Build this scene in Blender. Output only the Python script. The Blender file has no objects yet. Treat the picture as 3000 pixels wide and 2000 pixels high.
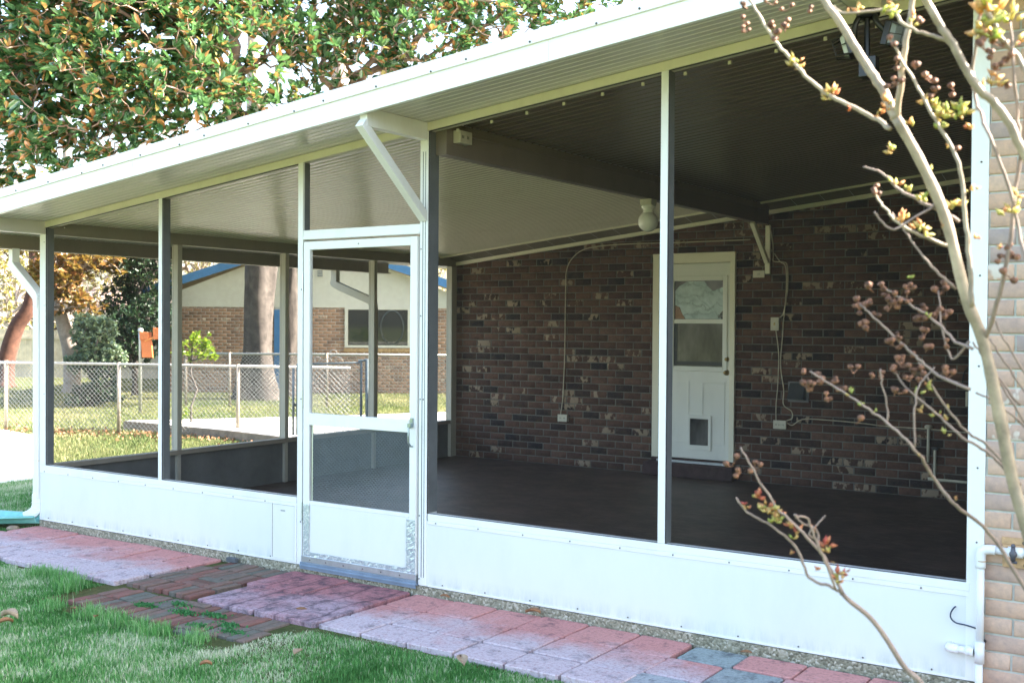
import bpy, math, random
import numpy as np
from math import radians as R, sin, cos, pi
random.seed(7); rng = np.random.default_rng(7)
sc = bpy.context.scene
COL = sc.collection

# ------------------------------------------------------------------ camera, sky, sun, exposure
CAM = np.array([8.0097, -5.2215, 1.5648]); YAW, PIT, ROL, FPX = .5918, -.0142, .0067, 3248.2
FW = np.array([-sin(YAW)*cos(PIT), cos(YAW)*cos(PIT), sin(PIT)])
RT = np.array([cos(YAW), sin(YAW), 0.]); UP = np.cross(RT, FW)
CR = RT*cos(ROL)+UP*sin(ROL); CU = UP*cos(ROL)-RT*sin(ROL)
cam = bpy.data.objects.new('camera', bpy.data.cameras.new('camera')); COL.objects.link(cam)
from mathutils import Matrix, Vector
cam.matrix_world = Matrix(((CR[0], CU[0], -FW[0], CAM[0]), (CR[1], CU[1], -FW[1], CAM[1]), (CR[2], CU[2], -FW[2], CAM[2]), (0, 0, 0, 1)))
cam.data.sensor_width = 36; cam.data.lens = FPX*36/3000; cam.data.clip_start = .05; cam.data.clip_end = 2000
cam.data.dof.use_dof = True; cam.data.dof.focus_distance = 8.0; cam.data.dof.aperture_fstop = 5.0
sc.camera = cam
SUN_EL, SUN_AZ = R(38), R(55)
w = bpy.data.worlds.new('World'); sc.world = w; w.use_nodes = True
nt = w.node_tree; nt.nodes.clear()
sky = nt.nodes.new('ShaderNodeTexSky'); sky.sky_type = 'NISHITA'; sky.sun_disc = False
sky.sun_elevation = SUN_EL; sky.sun_rotation = SUN_AZ; sky.air_density = 1.2; sky.dust_density = 3.0; sky.ozone_density = 1.0
bg = nt.nodes.new('ShaderNodeBackground'); bg.inputs[1].default_value = .11
wo = nt.nodes.new('ShaderNodeOutputWorld'); nt.links.new(sky.outputs[0], bg.inputs[0]); nt.links.new(bg.outputs[0], wo.inputs[0])
sl = bpy.data.lights.new('sun', 'SUN'); sl.energy = 5.0; sl.angle = R(.6); sl.color = (1, .93, .82)
so = bpy.data.objects.new('sun', sl); COL.objects.link(so)
sd = Vector((sin(SUN_AZ)*cos(SUN_EL), cos(SUN_AZ)*cos(SUN_EL), sin(SUN_EL)))
so.rotation_euler = sd.to_track_quat('Z', 'Y').to_euler(); so.location = (0, 0, 30)
sc.view_settings.view_transform = 'Standard'; sc.view_settings.look = 'None'; sc.view_settings.exposure = 3.03; sc.view_settings.gamma = 1
sc.cycles.max_bounces = 10; sc.cycles.transparent_max_bounces = 24; sc.cycles.diffuse_bounces = 5; sc.cycles.caustics_reflective = False; sc.cycles.caustics_refractive = False
sc.cycles.use_denoising = True; sc.cycles.sample_clamp_indirect = 8

# ------------------------------------------------------------------ material helpers
def newmat(name):
    m = bpy.data.materials.new(name); m.use_nodes = True; m.node_tree.nodes.clear(); return m
class N:
    def __init__(s, m): s.t = m.node_tree
    def __call__(s, typ, ins=None, **kw):
        n = s.t.nodes.new('ShaderNode'+typ)
        for k, v in kw.items(): setattr(n, k, v)
        for k, v in (ins or {}).items():
            if hasattr(v, 'is_output') or isinstance(v, bpy.types.NodeSocket): s.t.links.new(v, n.inputs[k])
            else: n.inputs[k].default_value = v
        return n
def c4(c): return (c[0], c[1], c[2], 1)
def mix(n, f, a, b, bt='MIX'):
    x = n('Mix', data_type='RGBA', blend_type=bt)
    for idx, v in ((0, f), (6, a), (7, b)):
        if isinstance(v, bpy.types.NodeSocket): n.t.links.new(v, x.inputs[idx])
        else: x.inputs[idx].default_value = v if idx == 0 else c4(v)
    return x.outputs[2]
def ramp(n, f, stops, interp='LINEAR'):
    r = n('ValToRGB', {'Fac': f}); cr = r.color_ramp; cr.interpolation = interp
    while len(cr.elements) < len(stops): cr.elements.new(.5)
    for e, (p, c) in zip(cr.elements, stops): e.position = p; e.color = c4(c) if hasattr(c, '__len__') else (c, c, c, 1)
    return r.outputs[0]
def noise(n, scale, detail=4, rough=.6, vec=None, sc3=None):
    co = vec or n('TexCoord').outputs['Object']
    if sc3: co = n('Mapping', {'Vector': co, 'Scale': sc3}).outputs[0]
    return n('TexNoise', {'Vector': co, 'Scale': scale, 'Detail': detail, 'Roughness': rough}).outputs[0]
def finish(n, col, rough=.6, metal=0., bump=None, bs=.2, bd=.01, spec=.5, extra=None):
    p = n('BsdfPrincipled', {'Roughness': rough, 'Metallic': metal, 'Specular IOR Level': spec})
    if isinstance(col, bpy.types.NodeSocket): n.t.links.new(col, p.inputs['Base Color'])
    else: p.inputs['Base Color'].default_value = c4(col)
    if bump is not None:
        b = n('Bump', {'Height': bump, 'Strength': bs, 'Distance': bd}); n.t.links.new(b.outputs[0], p.inputs['Normal'])
    for k, v in (extra or {}).items(): p.inputs[k].default_value = v
    o = n('OutputMaterial'); n.t.links.new(p.outputs[0], o.inputs[0]); return p
def simple(name, col, rough=.6, metal=0., var=.12, scale=8, bs=.1, bscale=60, spec=.5, **kw):
    m = newmat(name); n = N(m)
    f = noise(n, scale, 5, .65)
    c = mix(n, ramp(n, f, [(.35, 0), (.7, 1)]), [x*(1-var) for x in col], [min(1, x*(1+var)) for x in col])
    finish(n, c, rough, metal, noise(n, bscale, 3), bs, .003, spec, kw or None); return m

M = {}
def white_paint(name, col, dirt, rough=.4):
    m = newmat(name); n = N(m)
    f = noise(n, 3.5, 8, .7, sc3=(1, 1, .35)); g = noise(n, 90, 4, .8)
    c = mix(n, ramp(n, f, [(.5, 0), (.8, .55)]), col, dirt)
    c = mix(n, ramp(n, g, [(.68, 0), (.8, .35)]), c, dirt)
    finish(n, c, rough, 0, noise(n, 25, 4), .05, .004, .4); return m
M['white'] = white_paint('white_aluminium', (.80, .80, .78), (.62, .60, .54))
M['panel'] = white_paint('white_kick_panel', (.75, .755, .73), (.66, .67, .64), .5)
M['fascia'] = white_paint('white_fascia', (.84, .84, .83), (.72, .71, .68), .35)
# panel with green-grey mildew along its bottom edge
def kickmat():
    m = newmat('kick_panel_paint'); n = N(m)
    co = n('TexCoord').outputs['Object']; sep = n('SeparateXYZ', {0: co})
    f = noise(n, 3, 8, .7, sc3=(1, 1, .4)); st = noise(n, 14, 6, .75, sc3=(1, 1, .25))
    c = mix(n, ramp(n, f, [(.45, 0), (.8, .5)]), (.73, .74, .715), (.62, .635, .60))
    lo = ramp(n, n('MapRange', {'Value': sep.outputs[2], 'From Min': .0, 'From Max': .09, 'To Min': 1, 'To Max': 0}).outputs[0], [(0, 0), (1, 1)])
    mm = n('Math', {0: lo, 1: ramp(n, st, [(.42, 0), (.65, .8)])}, operation='MULTIPLY').outputs[0]
    c = mix(n, mm, c, (.45, .50, .42))
    sp = noise(n, 160, 2, .5); c = mix(n, ramp(n, sp, [(.74, 0), (.78, .6)]), c, (.4, .4, .38))
    finish(n, c, .5, 0, noise(n, 18, 4), .06, .006, .4); return m
M['kick'] = kickmat()
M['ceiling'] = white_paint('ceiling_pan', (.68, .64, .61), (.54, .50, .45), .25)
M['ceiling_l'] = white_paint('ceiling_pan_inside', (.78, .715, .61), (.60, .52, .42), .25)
M['ceiling_shaded'] = white_paint('ceiling_pan_shaded', (.20, .160, .145), (.12, .092, .080), .28)  # same white ceiling, with the right bay's shade put into its colour
M['soffit'] = white_paint('soffit_vinyl', (.74, .72, .62), (.6, .58, .5), .5)
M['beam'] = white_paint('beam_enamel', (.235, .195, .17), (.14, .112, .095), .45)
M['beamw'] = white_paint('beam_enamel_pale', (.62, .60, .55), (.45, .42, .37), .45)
M['beamd'] = white_paint('beam_shade_brown', (.34, .305, .25), (.22, .19, .15), .45)
M['sidepost'] = white_paint('post_taupe_shade', (.50, .475, .40), (.38, .35, .29), .45)  # side posts coloured darker for the dim interior; also the rear downspout
M['post_shade'] = simple('slate_post_shade', (.17, .18, .185), .45, 0, .15, 5)
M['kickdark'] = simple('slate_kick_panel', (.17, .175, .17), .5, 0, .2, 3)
M['trim'] = white_paint('trim_cream', (.74, .69, .56), (.5, .46, .36), .45)
M['doorp'] = white_paint('door_paint', (.86, .86, .79), (.72, .72, .66), .4)
M['dark'] = simple('dark_bronze', (.03, .03, .035), .4)
M['black'] = simple('black_plastic', (.012, .012, .014), .35)
M['screw'] = simple('screw_steel', (.10, .09, .09), .4, .6)
M['steel'] = simple('galvanised', (.46, .47, .46), .42, .7, .15, 20)
M['alu'] = simple('bare_aluminium', (.62, .66, .70), .3, .8, .1, 20, .25, 40)
M['pvc'] = simple('pvc_pipe', (.80, .80, .80), .3, 0, .04)
M['brass'] = simple('brass', (.45, .33, .14), .3, .9)
M['cable'] = simple('painted_cable', (.60, .53, .40), .6)
M['blackc'] = simple('black_cable', (.01, .01, .012), .5)
M['box'] = simple('ivory_box', (.62, .58, .46), .45)
M['glob'] = simple('milk_glass', (.93, .91, .82), .18, 0, .04)
M['wood'] = simple('pine_board', (.50, .31, .16), .7, 0, .25, 30)
M['orange'] = simple('orange_board', (.62, .18, .05), .6, 0, .15)
M['blue'] = simple('blue_trim', (.05, .18, .38), .5)
M['siding'] = simple('cream_siding', (.60, .58, .48), .6, 0, .05)
M['green_pl'] = simple('green_plastic', (.20, .52, .46), .45, 0, .12, 10)
M['conc'] = simple('concrete_sunlit', (.56, .53, .48), .85, 0, .12, 3, .3, 80)
M['fencewood'] = simple('fence_boards', (.60, .52, .40), .8, 0, .2, 4)
M['shingle'] = simple('tan_shingle', (.42, .30, .25), .9, 0, .25, 12, .5, 20)
M['fence'] = simple('fence_wire', (.36, .36, .34), .45, .6, .2, 30)
M['fpost'] = simple('fence_post', (.40, .34, .27), .6, .3, .25, 14)
M['gatem'] = simple('gate_steel', (.13, .16, .17), .5, .5, .3, 20)
M['trim_in'] = white_paint('inside_trim', (.92, .87, .70), (.8, .74, .58), .4)
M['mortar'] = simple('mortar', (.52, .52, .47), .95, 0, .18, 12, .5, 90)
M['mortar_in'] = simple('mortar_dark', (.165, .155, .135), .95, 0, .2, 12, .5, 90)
M['step'] = simple('step_brick', (.07, .04, .04), .9, 0, .3, 10)

def floor_mat():
    m = newmat('porch_floor_paint'); n = N(m)
    a = noise(n, 60, 6, .8, sc3=(.25, 1, 1)); b = noise(n, 1.3, 5, .6); s = noise(n, 240, 2, .6)
    c = mix(n, ramp(n, b, [(.35, 0), (.7, 1)]), (.055, .036, .031), (.10, .068, .058))
    c = mix(n, ramp(n, a, [(.52, 0), (.74, .7)]), c, (.15, .13, .12))
    c = mix(n, ramp(n, s, [(.70, 0), (.76, .8)]), c, (.26, .22, .20)); c = mix(n, ramp(n, noise(n, 2.6, 9, .8), [(.46, 0), (.62, .75)]), c, (.15, .10, .085)); c = mix(n, ramp(n, noise(n, 22, 6, .8, sc3=(.2, 1, 1)), [(.53, 0), (.66, .7)]), c, (.20, .155, .14))
    finish(n, c, .5, 0, a, .35, .004); return m
M['floor'] = floor_mat()
def agg_mat():
    m = newmat('exposed_aggregate'); n = N(m)
    v = n('TexVoronoi', {'Vector': n('TexCoord').outputs['Object'], 'Scale': 90.})
    hs = n('SeparateColor', {0: v.outputs['Color']}).outputs[0]
    c = ramp(n, hs, [(0, (.13, .12, .085)), (.4, (.26, .24, .17)), (.75, (.36, .33, .25)), (1, (.58, .54, .45))])
    c = mix(n, ramp(n, noise(n, 6), [(.4, 0), (.7, .5)]), c, (.22, .22, .16))
    finish(n, c, .9, 0, n('Math', {0: 1., 1: v.outputs['Distance']}, operation='SUBTRACT').outputs[0], .8, .006); return m
M['agg'] = agg_mat()
def screen_mat(name, fac, col):
    m = newmat(name); n = N(m)
    d = n('BsdfDiffuse', {'Color': c4(col)}); t = n('BsdfTransparent', {'Color': (1, 1, 1, 1)})
    f = ramp(n, noise(n, 1.6, 6, .7, sc3=(1, 1, .5)), [(.3, fac*.85), (.75, fac*1.2)])
    mx = n('MixShader', {0: f, 1: t.outputs[0], 2: d.outputs[0]}); o = n('OutputMaterial'); n.t.links.new(mx.outputs[0], o.inputs[0]); return m
M['screen'] = screen_mat('insect_screen', .15, (.055, .050, .045))
M['glass'] = newmat('window_glass'); n = N(M['glass']); finish(n, (.02, .025, .028), .04, 0, noise(n, 1.5, 2), .02, .02, .8)

def brick_mat(name, stops, patch, pamt):
    m = newmat(name); n = N(m)
    at = n('Attribute', attribute_name='bc'); s = n('SeparateXYZ', {0: at.outputs['Vector']})
    c = ramp(n, s.outputs[0], stops)
    nz = noise(n, 26, 6, .7); c = mix(n, ramp(n, nz, [(.35, 0), (.8, .55)]), c, [x*.6 for x in stops[0][1]])
    n2 = noise(n, 9, 4, .6); c = mix(n, ramp(n, n2, [(.45, 0), (.8, .35)]), c, stops[-1][1])
    # pale scraped patches: only on bricks that carry them
    pz = noise(n, 15, 2.5, .6, sc3=(1, 1, .6)); pf = ramp(n, pz, [(.50, 0), (.56, 1)])
    hit = n('Math', {0: s.outputs[1], 1: 1-pamt}, operation='GREATER_THAN').outputs[0]
    c = mix(n, n('Math', {0: pf, 1: hit}, operation='MULTIPLY').outputs[0], c, patch)
    finish(n, c, .9, 0, noise(n, 70, 5, .7), .45, .006, .25); return m
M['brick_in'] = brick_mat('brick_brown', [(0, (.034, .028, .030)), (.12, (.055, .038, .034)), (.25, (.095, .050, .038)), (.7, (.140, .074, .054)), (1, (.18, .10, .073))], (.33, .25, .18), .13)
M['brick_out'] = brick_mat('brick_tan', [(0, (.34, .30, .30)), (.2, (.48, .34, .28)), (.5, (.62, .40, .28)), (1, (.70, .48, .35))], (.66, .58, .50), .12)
M['brick_nb'] = brick_mat('brick_orange', [(0, (.22, .14, .10)), (.4, (.36, .21, .13)), (1, (.48, .29, .18))], (.5, .4, .3), .04)

def paver_mat(name, base, mold, amt, dark=0., grooved=False):
    m = newmat(name); n = N(m)
    co = n('TexCoord').outputs['Object']; sy = n('SeparateXYZ', {0: co}).outputs[1]
    info = n('ObjectInfo').outputs['Random']
    a = noise(n, 2.4, 7, .7); b = noise(n, 55, 5, .75); d = noise(n, 9, 6, .75)
    c = mix(n, ramp(n, a, [(.3, 0), (.7, 1)]), [x*.82 for x in base], base)
    c = mix(n, ramp(n, info, [(0, 0), (1, .35)]), c, [base[0]*1.1, base[1]*1.25, base[2]*1.2])
    # bleached / moldy film is heavier away from the wall
    fy = n('MapRange', {'Value': sy, 'From Min': -.12, 'From Max': -.62, 'To Min': -.16, 'To Max': .30}).outputs[0]
    f = n('Math', {0: n('Math', {0: a, 1: fy}, operation='ADD').outputs[0], 1: amt}, operation='ADD').outputs[0]
    c = mix(n, ramp(n, f, [(.48, 0), (.78, .85)]), c, mold)
    c = mix(n, ramp(n, b, [(.47, 0), (.66, .65)]), c, [x*.45 for x in base]); c = mix(n, ramp(n, noise(n, 130, 3, .7), [(.6, 0), (.7, .5)]), c, (.62, .58, .58))
    c = mix(n, ramp(n, d, [(.56-dark*.14, 0), (.74-dark*.12, .8)]), c, (.045, .045, .06))
    if grooved:
        wv = n('TexWave', {'Vector': co, 'Scale': 1.6, 'Distortion': 2.2, 'Detail': 2., 'Detail Scale': 2.}, wave_type='BANDS', bands_direction='X').outputs[0]
        c = mix(n, ramp(n, wv, [(0, .5), (.04, 0)]), c, (.05, .03, .04))
    finish(n, c, .95, 0, b, .7, .006, .2); return m
M['pink'] = paver_mat('pink_paver', (.60, .275, .255), (.56, .51, .55), .01, .2)
M['maroon'] = paver_mat('maroon_paver', (.44, .18, .19), (.46, .36, .41), -.04, .85, True)
M['grey'] = paver_mat('grey_paver', (.30, .335, .34), (.42, .43, .45), 0., .4)
def wornbrick(name, base):
    m = newmat(name); n = N(m); info = n('ObjectInfo').outputs['Random']
    c = ramp(n, info, [(0, [x*.6 for x in base]), (.3, base), (.6, [base[0]*.8, base[1]*1.2, base[2]*1.2]), (1, [base[0]*.55, base[1]*1.25, base[2]*1.3])])
    c = mix(n, ramp(n, noise(n, 12, 6, .75), [(.45, 0), (.7, .7)]), c, (.09, .10, .07))
    c = mix(n, ramp(n, noise(n, 60, 4, .7), [(.5, 0), (.75, .5)]), c, (.06, .05, .05))
    finish(n, c, .95, 0, noise(n, 50, 5, .8), .6, .006, .2); return m
M['oldbrick'] = wornbrick('worn_brick', (.25, .115, .095))

def ground_mat():
    m = newmat('lawn_soil'); n = N(m)
    a = noise(n, 1.2, 6, .7); b = noise(n, 40, 5, .8)
    c = mix(n, ramp(n, a, [(.35, 0), (.65, 1)]), (.070, .105, .035), (.17, .155, .065))
    c = mix(n, ramp(n, b, [(.4, 0), (.7, .8)]), c, (.045, .06, .022))
    finish(n, c, .95, 0, b, .8, .03, .1); return m
M['ground'] = ground_mat()
def blade_mat(name, stops, tr=.35):
    m = newmat(name); n = N(m)
    at = n('Attribute', attribute_name='bc'); s = n('SeparateXYZ', {0: at.outputs['Vector']})
    c = ramp(n, s.outputs[0], stops)
    p = n('BsdfPrincipled', {'Base Color': c, 'Roughness': .5, 'Specular IOR Level': .3})
    t = n('BsdfTranslucent', {'Color': c}); mx = n('MixShader', {0: tr, 1: p.outputs[0], 2: t.outputs[0]})
    o = n('OutputMaterial'); n.t.links.new(mx.outputs[0], o.inputs[0]); return m
M['grass'] = blade_mat('grass_blades', [(0, (.06, .19, .045)), (.35, (.14, .37, .10)), (.54, (.25, .48, .17)), (.64, (.50, .56, .36)), (1, (.78, .77, .60))])
M['grassfar'] = blade_mat('grass_blades_far', [(0, (.08, .13, .035)), (.5, (.19, .21, .075)), (1, (.46, .40, .22))])
M['weed'] = blade_mat('clover_leaf', [(0, (.04, .17, .05)), (1, (.10, .30, .10))])
def leaf_mat(name, top, under, odd, oddp, tr=.3, rough=.3, spec=.6):
    m = newmat(name); n = N(m)
    at = n('Attribute', attribute_name='bc'); s = n('SeparateXYZ', {0: at.outputs['Vector']})
    ct = ramp(n, s.outputs[0], [(0, [x*.5 for x in top]), (.6, top), (1, [top[0]*2.0, top[1]*1.5, top[2]*.9])])
    ct = mix(n, n('Math', {0: s.outputs[1], 1: 1-oddp}, operation='GREATER_THAN').outputs[0], ct, odd)
    g = n('NewGeometry'); un = mix(n, n('Math', {0: s.outputs[2], 1: .76}, operation='GREATER_THAN').outputs[0], [top[0]*1.6, top[1]*1.35, top[2]*1.1], under); c = mix(n, g.outputs['Backfacing'], ct, un)
    p = n('BsdfPrincipled', {'Base Color': c, 'Roughness': rough, 'Specular IOR Level': spec})
    t = n('BsdfTranslucent', {'Color': mix(n, .5, c, (top[0]*3, top[1]*2.2, top[2]))}); mx = n('MixShader', {0: tr, 1: p.outputs[0], 2: t.outputs[0]})
    o = n('OutputMaterial'); n.t.links.new(mx.outputs[0], o.inputs[0]); return m
M['magleaf'] = leaf_mat('magnolia_leaf', (.055, .145, .072), (.46, .21, .085), (.62, .52, .16), .11, .26, .15, .9)
M['bronze'] = leaf_mat('bronze_leaf', (.14, .12, .04), (.38, .17, .08), (.45, .24, .10), .45, .3, .35)
M['evleaf'] = leaf_mat('evergreen_leaf', (.022, .055, .030), (.03, .07, .035), (.08, .12, .06), .15, .15, .4)
M['blueleaf'] = leaf_mat('bluegreen_leaf', (.15, .24, .18), (.18, .27, .21), (.3, .36, .26), .2, .25, .4)
M['oakleaf'] = leaf_mat('oak_leaf', (.20, .22, .09), (.24, .24, .12), (.34, .28, .15), .3, .35, .5)
M['lime'] = leaf_mat('lime_leaf', (.11, .20, .025), (.14, .23, .04), (.4, .45, .05), .3, .4, .35)
M['bark_mag'] = simple('magnolia_bark', (.30, .21, .16), .85, 0, .25, 6, .4, 30)
M['bark_oak'] = simple('oak_bark', (.075, .062, .054), .95, 0, .45, 5, .9, 14)
M['bark_red'] = simple('reddish_bark', (.10, .042, .026), .9, 0, .35, 8, .7, 25)
M['bark_pale'] = simple('pale_bark', (.34, .28, .24), .9, 0, .25, 6, .5, 25)
M['myrtle'] = simple('crape_bark', (.33, .26, .18), .55, 0, .45, 9, .4, 45)
M['twig'] = simple('grey_twig', (.25, .185, .15), .7, 0, .25, 30)
M['bud'] = blade_mat('bud_leaf', [(0, (.58, .16, .12)), (.3, (.72, .38, .18)), (.65, (.74, .62, .26)), (1, (.55, .62, .18))], .5)
M['pod'] = simple('seed_pod', (.22, .105, .06), .7, 0, .75, 45, .5, 90)
M['deadleaf'] = simple('dead_leaf', (.30, .15, .07), .7, 0, .35, 30)
M['deadpale'] = simple('pale_dead_leaf', (.40, .29, .19), .7, 0, .25, 30)
M['film'] = newmat('crinkled_film'); n = N(M['film'])
wv = n('TexWave', {'Vector': n('TexCoord').outputs['Object'], 'Scale': 9., 'Distortion': 9., 'Detail': 3., 'Detail Scale': 1.2}, wave_type='RINGS')
finish(n, mix(n, ramp(n, noise(n, 7, 5, .7), [(.35, 0), (.65, .8)]), ramp(n, wv.outputs[0], [(0, (.34, .42, .42)), (.06, (.36, .44, .44)), (.16, (.56, .68, .66)), (1, (.62, .74, .72))]), (.42, .52, .52)), .3)
M['skin'] = simple('amber_blind', (.42, .26, .18), .6)
M['smoke'] = newmat('smoky_glass'); n = N(M['smoke'])
finish(n, ramp(n, noise(n, 5, 4, .6, sc3=(1, 1, .4)), [(.3, (.03, .03, .03)), (.5, (.09, .085, .078)), (.75, (.19, .185, .17))]), .12)
M['ink'] = simple('sticker_ink', (.02, .02, .02), .5)
M['paper'] = simple('sticker_white', (.6, .6, .58), .5)
M['lens'] = simple('flood_lens', (.42, .44, .38), .15)
M['lens2'] = simple('flood_lens_off', (.20, .23, .25), .12)

# ------------------------------------------------------------------ mesh helpers
class MB:
    def __init__(s): s.v = []; s.f = []; s.a = []
    def add(s, vs, fs):
        k = len(s.v); s.v += [tuple(map(float, p)) for p in vs]; s.f += [tuple(i+k for i in f) for f in fs]; return s
    def box(s, x0, x1, y0, y1, z0, z1):
        return s.add([(x0, y0, z0), (x1, y0, z0), (x1, y1, z0), (x0, y1, z0), (x0, y0, z1), (x1, y0, z1), (x1, y1, z1), (x0, y1, z1)],
                     [(0, 3, 2, 1), (4, 5, 6, 7), (0, 1, 5, 4), (1, 2, 6, 5), (2, 3, 7, 6), (3, 0, 4, 7)])
    def slant(s, x0, x1, y0, y1, zb, zt):   # zb, zt functions of x
        return s.add([(x0, y0, zb(x0)), (x1, y0, zb(x1)), (x1, y1, zb(x1)), (x0, y1, zb(x0)), (x0, y0, zt(x0)), (x1, y0, zt(x1)), (x1, y1, zt(x1)), (x0, y1, zt(x0))],
                     [(0, 3, 2, 1), (4, 5, 6, 7), (0, 1, 5, 4), (1, 2, 6, 5), (2, 3, 7, 6), (3, 0, 4, 7)])
    def obox(s, c, ux, uy, uz):     # oriented box: centre and three half vectors
        c, ux, uy, uz = map(np.array, (c, ux, uy, uz)); vs = [c+a*ux+b*uy+d*uz for d in (-1, 1) for a, b in ((-1, -1), (1, -1), (1, 1), (-1, 1))]
        return s.add(vs, [(0, 3, 2, 1), (4, 5, 6, 7), (0, 1, 5, 4), (1, 2, 6, 5), (2, 3, 7, 6), (3, 0, 4, 7)])
    def prism(s, poly, z0, z1):
        k = len(poly); vs = [(x, y, z0) for x, y in poly]+[(x, y, z1) for x, y in poly]
        return s.add(vs, [tuple(range(k-1, -1, -1)), tuple(range(k, 2*k))]+[(i, (i+1) % k, (i+1) % k+k, i+k) for i in range(k)])
    def tube(s, pts, r, n=8, cap=True, flat=None):
        pts = [np.array(p, float) for p in pts]; k = len(pts); rs = [r]*k if np.isscalar(r) else list(r); rings = []; pu = None
        for i, p in enumerate(pts):
            t = pts[min(i+1, k-1)]-pts[max(i-1, 0)]; t = t/(np.linalg.norm(t)+1e-9)
            if pu is None:
                a = np.array([0, 0, 1.]) if abs(t[2]) < .9 else np.array([1., 0, 0]); u = np.cross(a, t)
            else: u = pu-t*np.dot(pu, t)
            u = u/(np.linalg.norm(u)+1e-9); pu = u; v = np.cross(t, u)
            rings.append([p+rs[i]*(cos(2*pi*j/n)*u+sin(2*pi*j/n)*v) for j in range(n)])
        fs = [(i*n+j, i*n+(j+1) % n, (i+1)*n+(j+1) % n, (i+1)*n+j) for i in range(k-1) for j in range(n)]
        if cap: fs += [tuple(range(n-1, -1, -1)), tuple(range((k-1)*n, k*n))]
        return s.add([q for rg in rings for q in rg], fs)
    def rtube(s, pts, wx, wy, side):  # rectangular section pipe; side = constant lateral vector
        pts = [np.array(p, float) for p in pts]; k = len(pts); side = np.array(side, float); vs = []
        for i, p in enumerate(pts):
            t = pts[min(i+1, k-1)]-pts[max(i-1, 0)]; t /= np.linalg.norm(t); a = side-t*np.dot(side, t); a /= np.linalg.norm(a); b = np.cross(t, a)
            vs += [p+a*wx*x+b*wy*y for x, y in ((-1, -1), (1, -1), (1, 1), (-1, 1))]
        fs = [(i*4+j, i*4+(j+1) % 4, i*4+4+(j+1) % 4, i*4+4+j) for i in range(k-1) for j in range(4)]+[(3, 2, 1, 0), tuple(range(4*k-4, 4*k))]
        return s.add(vs, fs)
    def sphere(s, c, r, nu=16, nv=10, sz=1., z0=-1.):
        vs = []; 
        for i in range(nv+1):
            ph = -pi/2+pi*i/nv
            for j in range(nu): vs.append((c[0]+r*cos(ph)*cos(2*pi*j/nu), c[1]+r*cos(ph)*sin(2*pi*j/nu), c[2]+r*sz*sin(ph)))
        return s.add(vs, [(i*nu+j, i*nu+(j+1) % nu, (i+1)*nu+(j+1) % nu, (i+1)*nu+j) for i in range(nv) for j in range(nu)])
    def build(s, name, m, parent=None, bevel=0., smooth=False):
        me = bpy.data.meshes.new(name); off = np.array(ROOTLOC.get(top(parent), (0, 0, 0))) if parent else np.zeros(3)
        me.from_pydata([tuple(np.array(v)-off) for v in s.v], [], s.f); me.materials.append(m); me.validate()
        if smooth: me.polygons.foreach_set('use_smooth', [True]*len(me.polygons))
        o = bpy.data.objects.new(name, me); COL.objects.link(o)
        if parent is not None: o.parent = parent
        if bevel:
            b = o.modifiers.new('bevel', 'BEVEL'); b.width = bevel; b.segments = 2; b.limit_method = 'ANGLE'
        return o
ROOTLOC = {}
def top(o):
    while o.parent is not None: o = o.parent
    return o.name
def tag(o, label=None, cat=None, group=None, kind=None):
    if label: o['label'] = label
    if cat: o['category'] = cat
    if group: o['group'] = group
    if kind: o['kind'] = kind
    return o
def thing(name, label, cat, loc=(0, 0, 0), group=None):
    o = bpy.data.objects.new(name, None); COL.objects.link(o); o.location = loc; o.empty_display_size = .2
    ROOTLOC[o.name] = tuple(loc); return tag(o, label, cat, group)
def B(x0, x1, y0, y1, z0, z1): return MB().box(x0, x1, y0, y1, z0, z1)
def npmesh(name, V, F, m, parent=None, attr=None, smooth=False):
    """V (n,3), F (k,q) quads or tris, attr (n,3) point attribute 'bc'"""
    if parent is not None: V = V-np.array(ROOTLOC.get(top(parent), (0, 0, 0)))
    me = bpy.data.meshes.new(name); q = F.shape[1]
    me.vertices.add(len(V)); me.vertices.foreach_set('co', V.astype(np.float32).ravel())
    me.loops.add(F.size); me.loops.foreach_set('vertex_index', F.astype(np.int32).ravel())
    me.polygons.add(len(F)); me.polygons.foreach_set('loop_start', np.arange(0, F.size, q, dtype=np.int32))
    me.polygons.foreach_set('loop_total', np.full(len(F), q, np.int32))
    if smooth: me.polygons.foreach_set('use_smooth', np.ones(len(F), bool))
    me.update(calc_edges=True)
    if attr is not None:
        a = me.attributes.new('bc', 'FLOAT_VECTOR', 'POINT'); a.data.foreach_set('vector', attr.astype(np.float32).ravel())
    me.materials.append(m); o = bpy.data.objects.new(name, me); COL.objects.link(o)
    if parent is not None: o.parent = parent
    return o

RB = .1067                                   # roof pitch along x
ceil = lambda x: 2.358+RB*x                   # underside of the porch roof
hb = lambda x: 2.307+RB*x                     # top of the screened openings
D = 5.45                                      # depth of the porch

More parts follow.
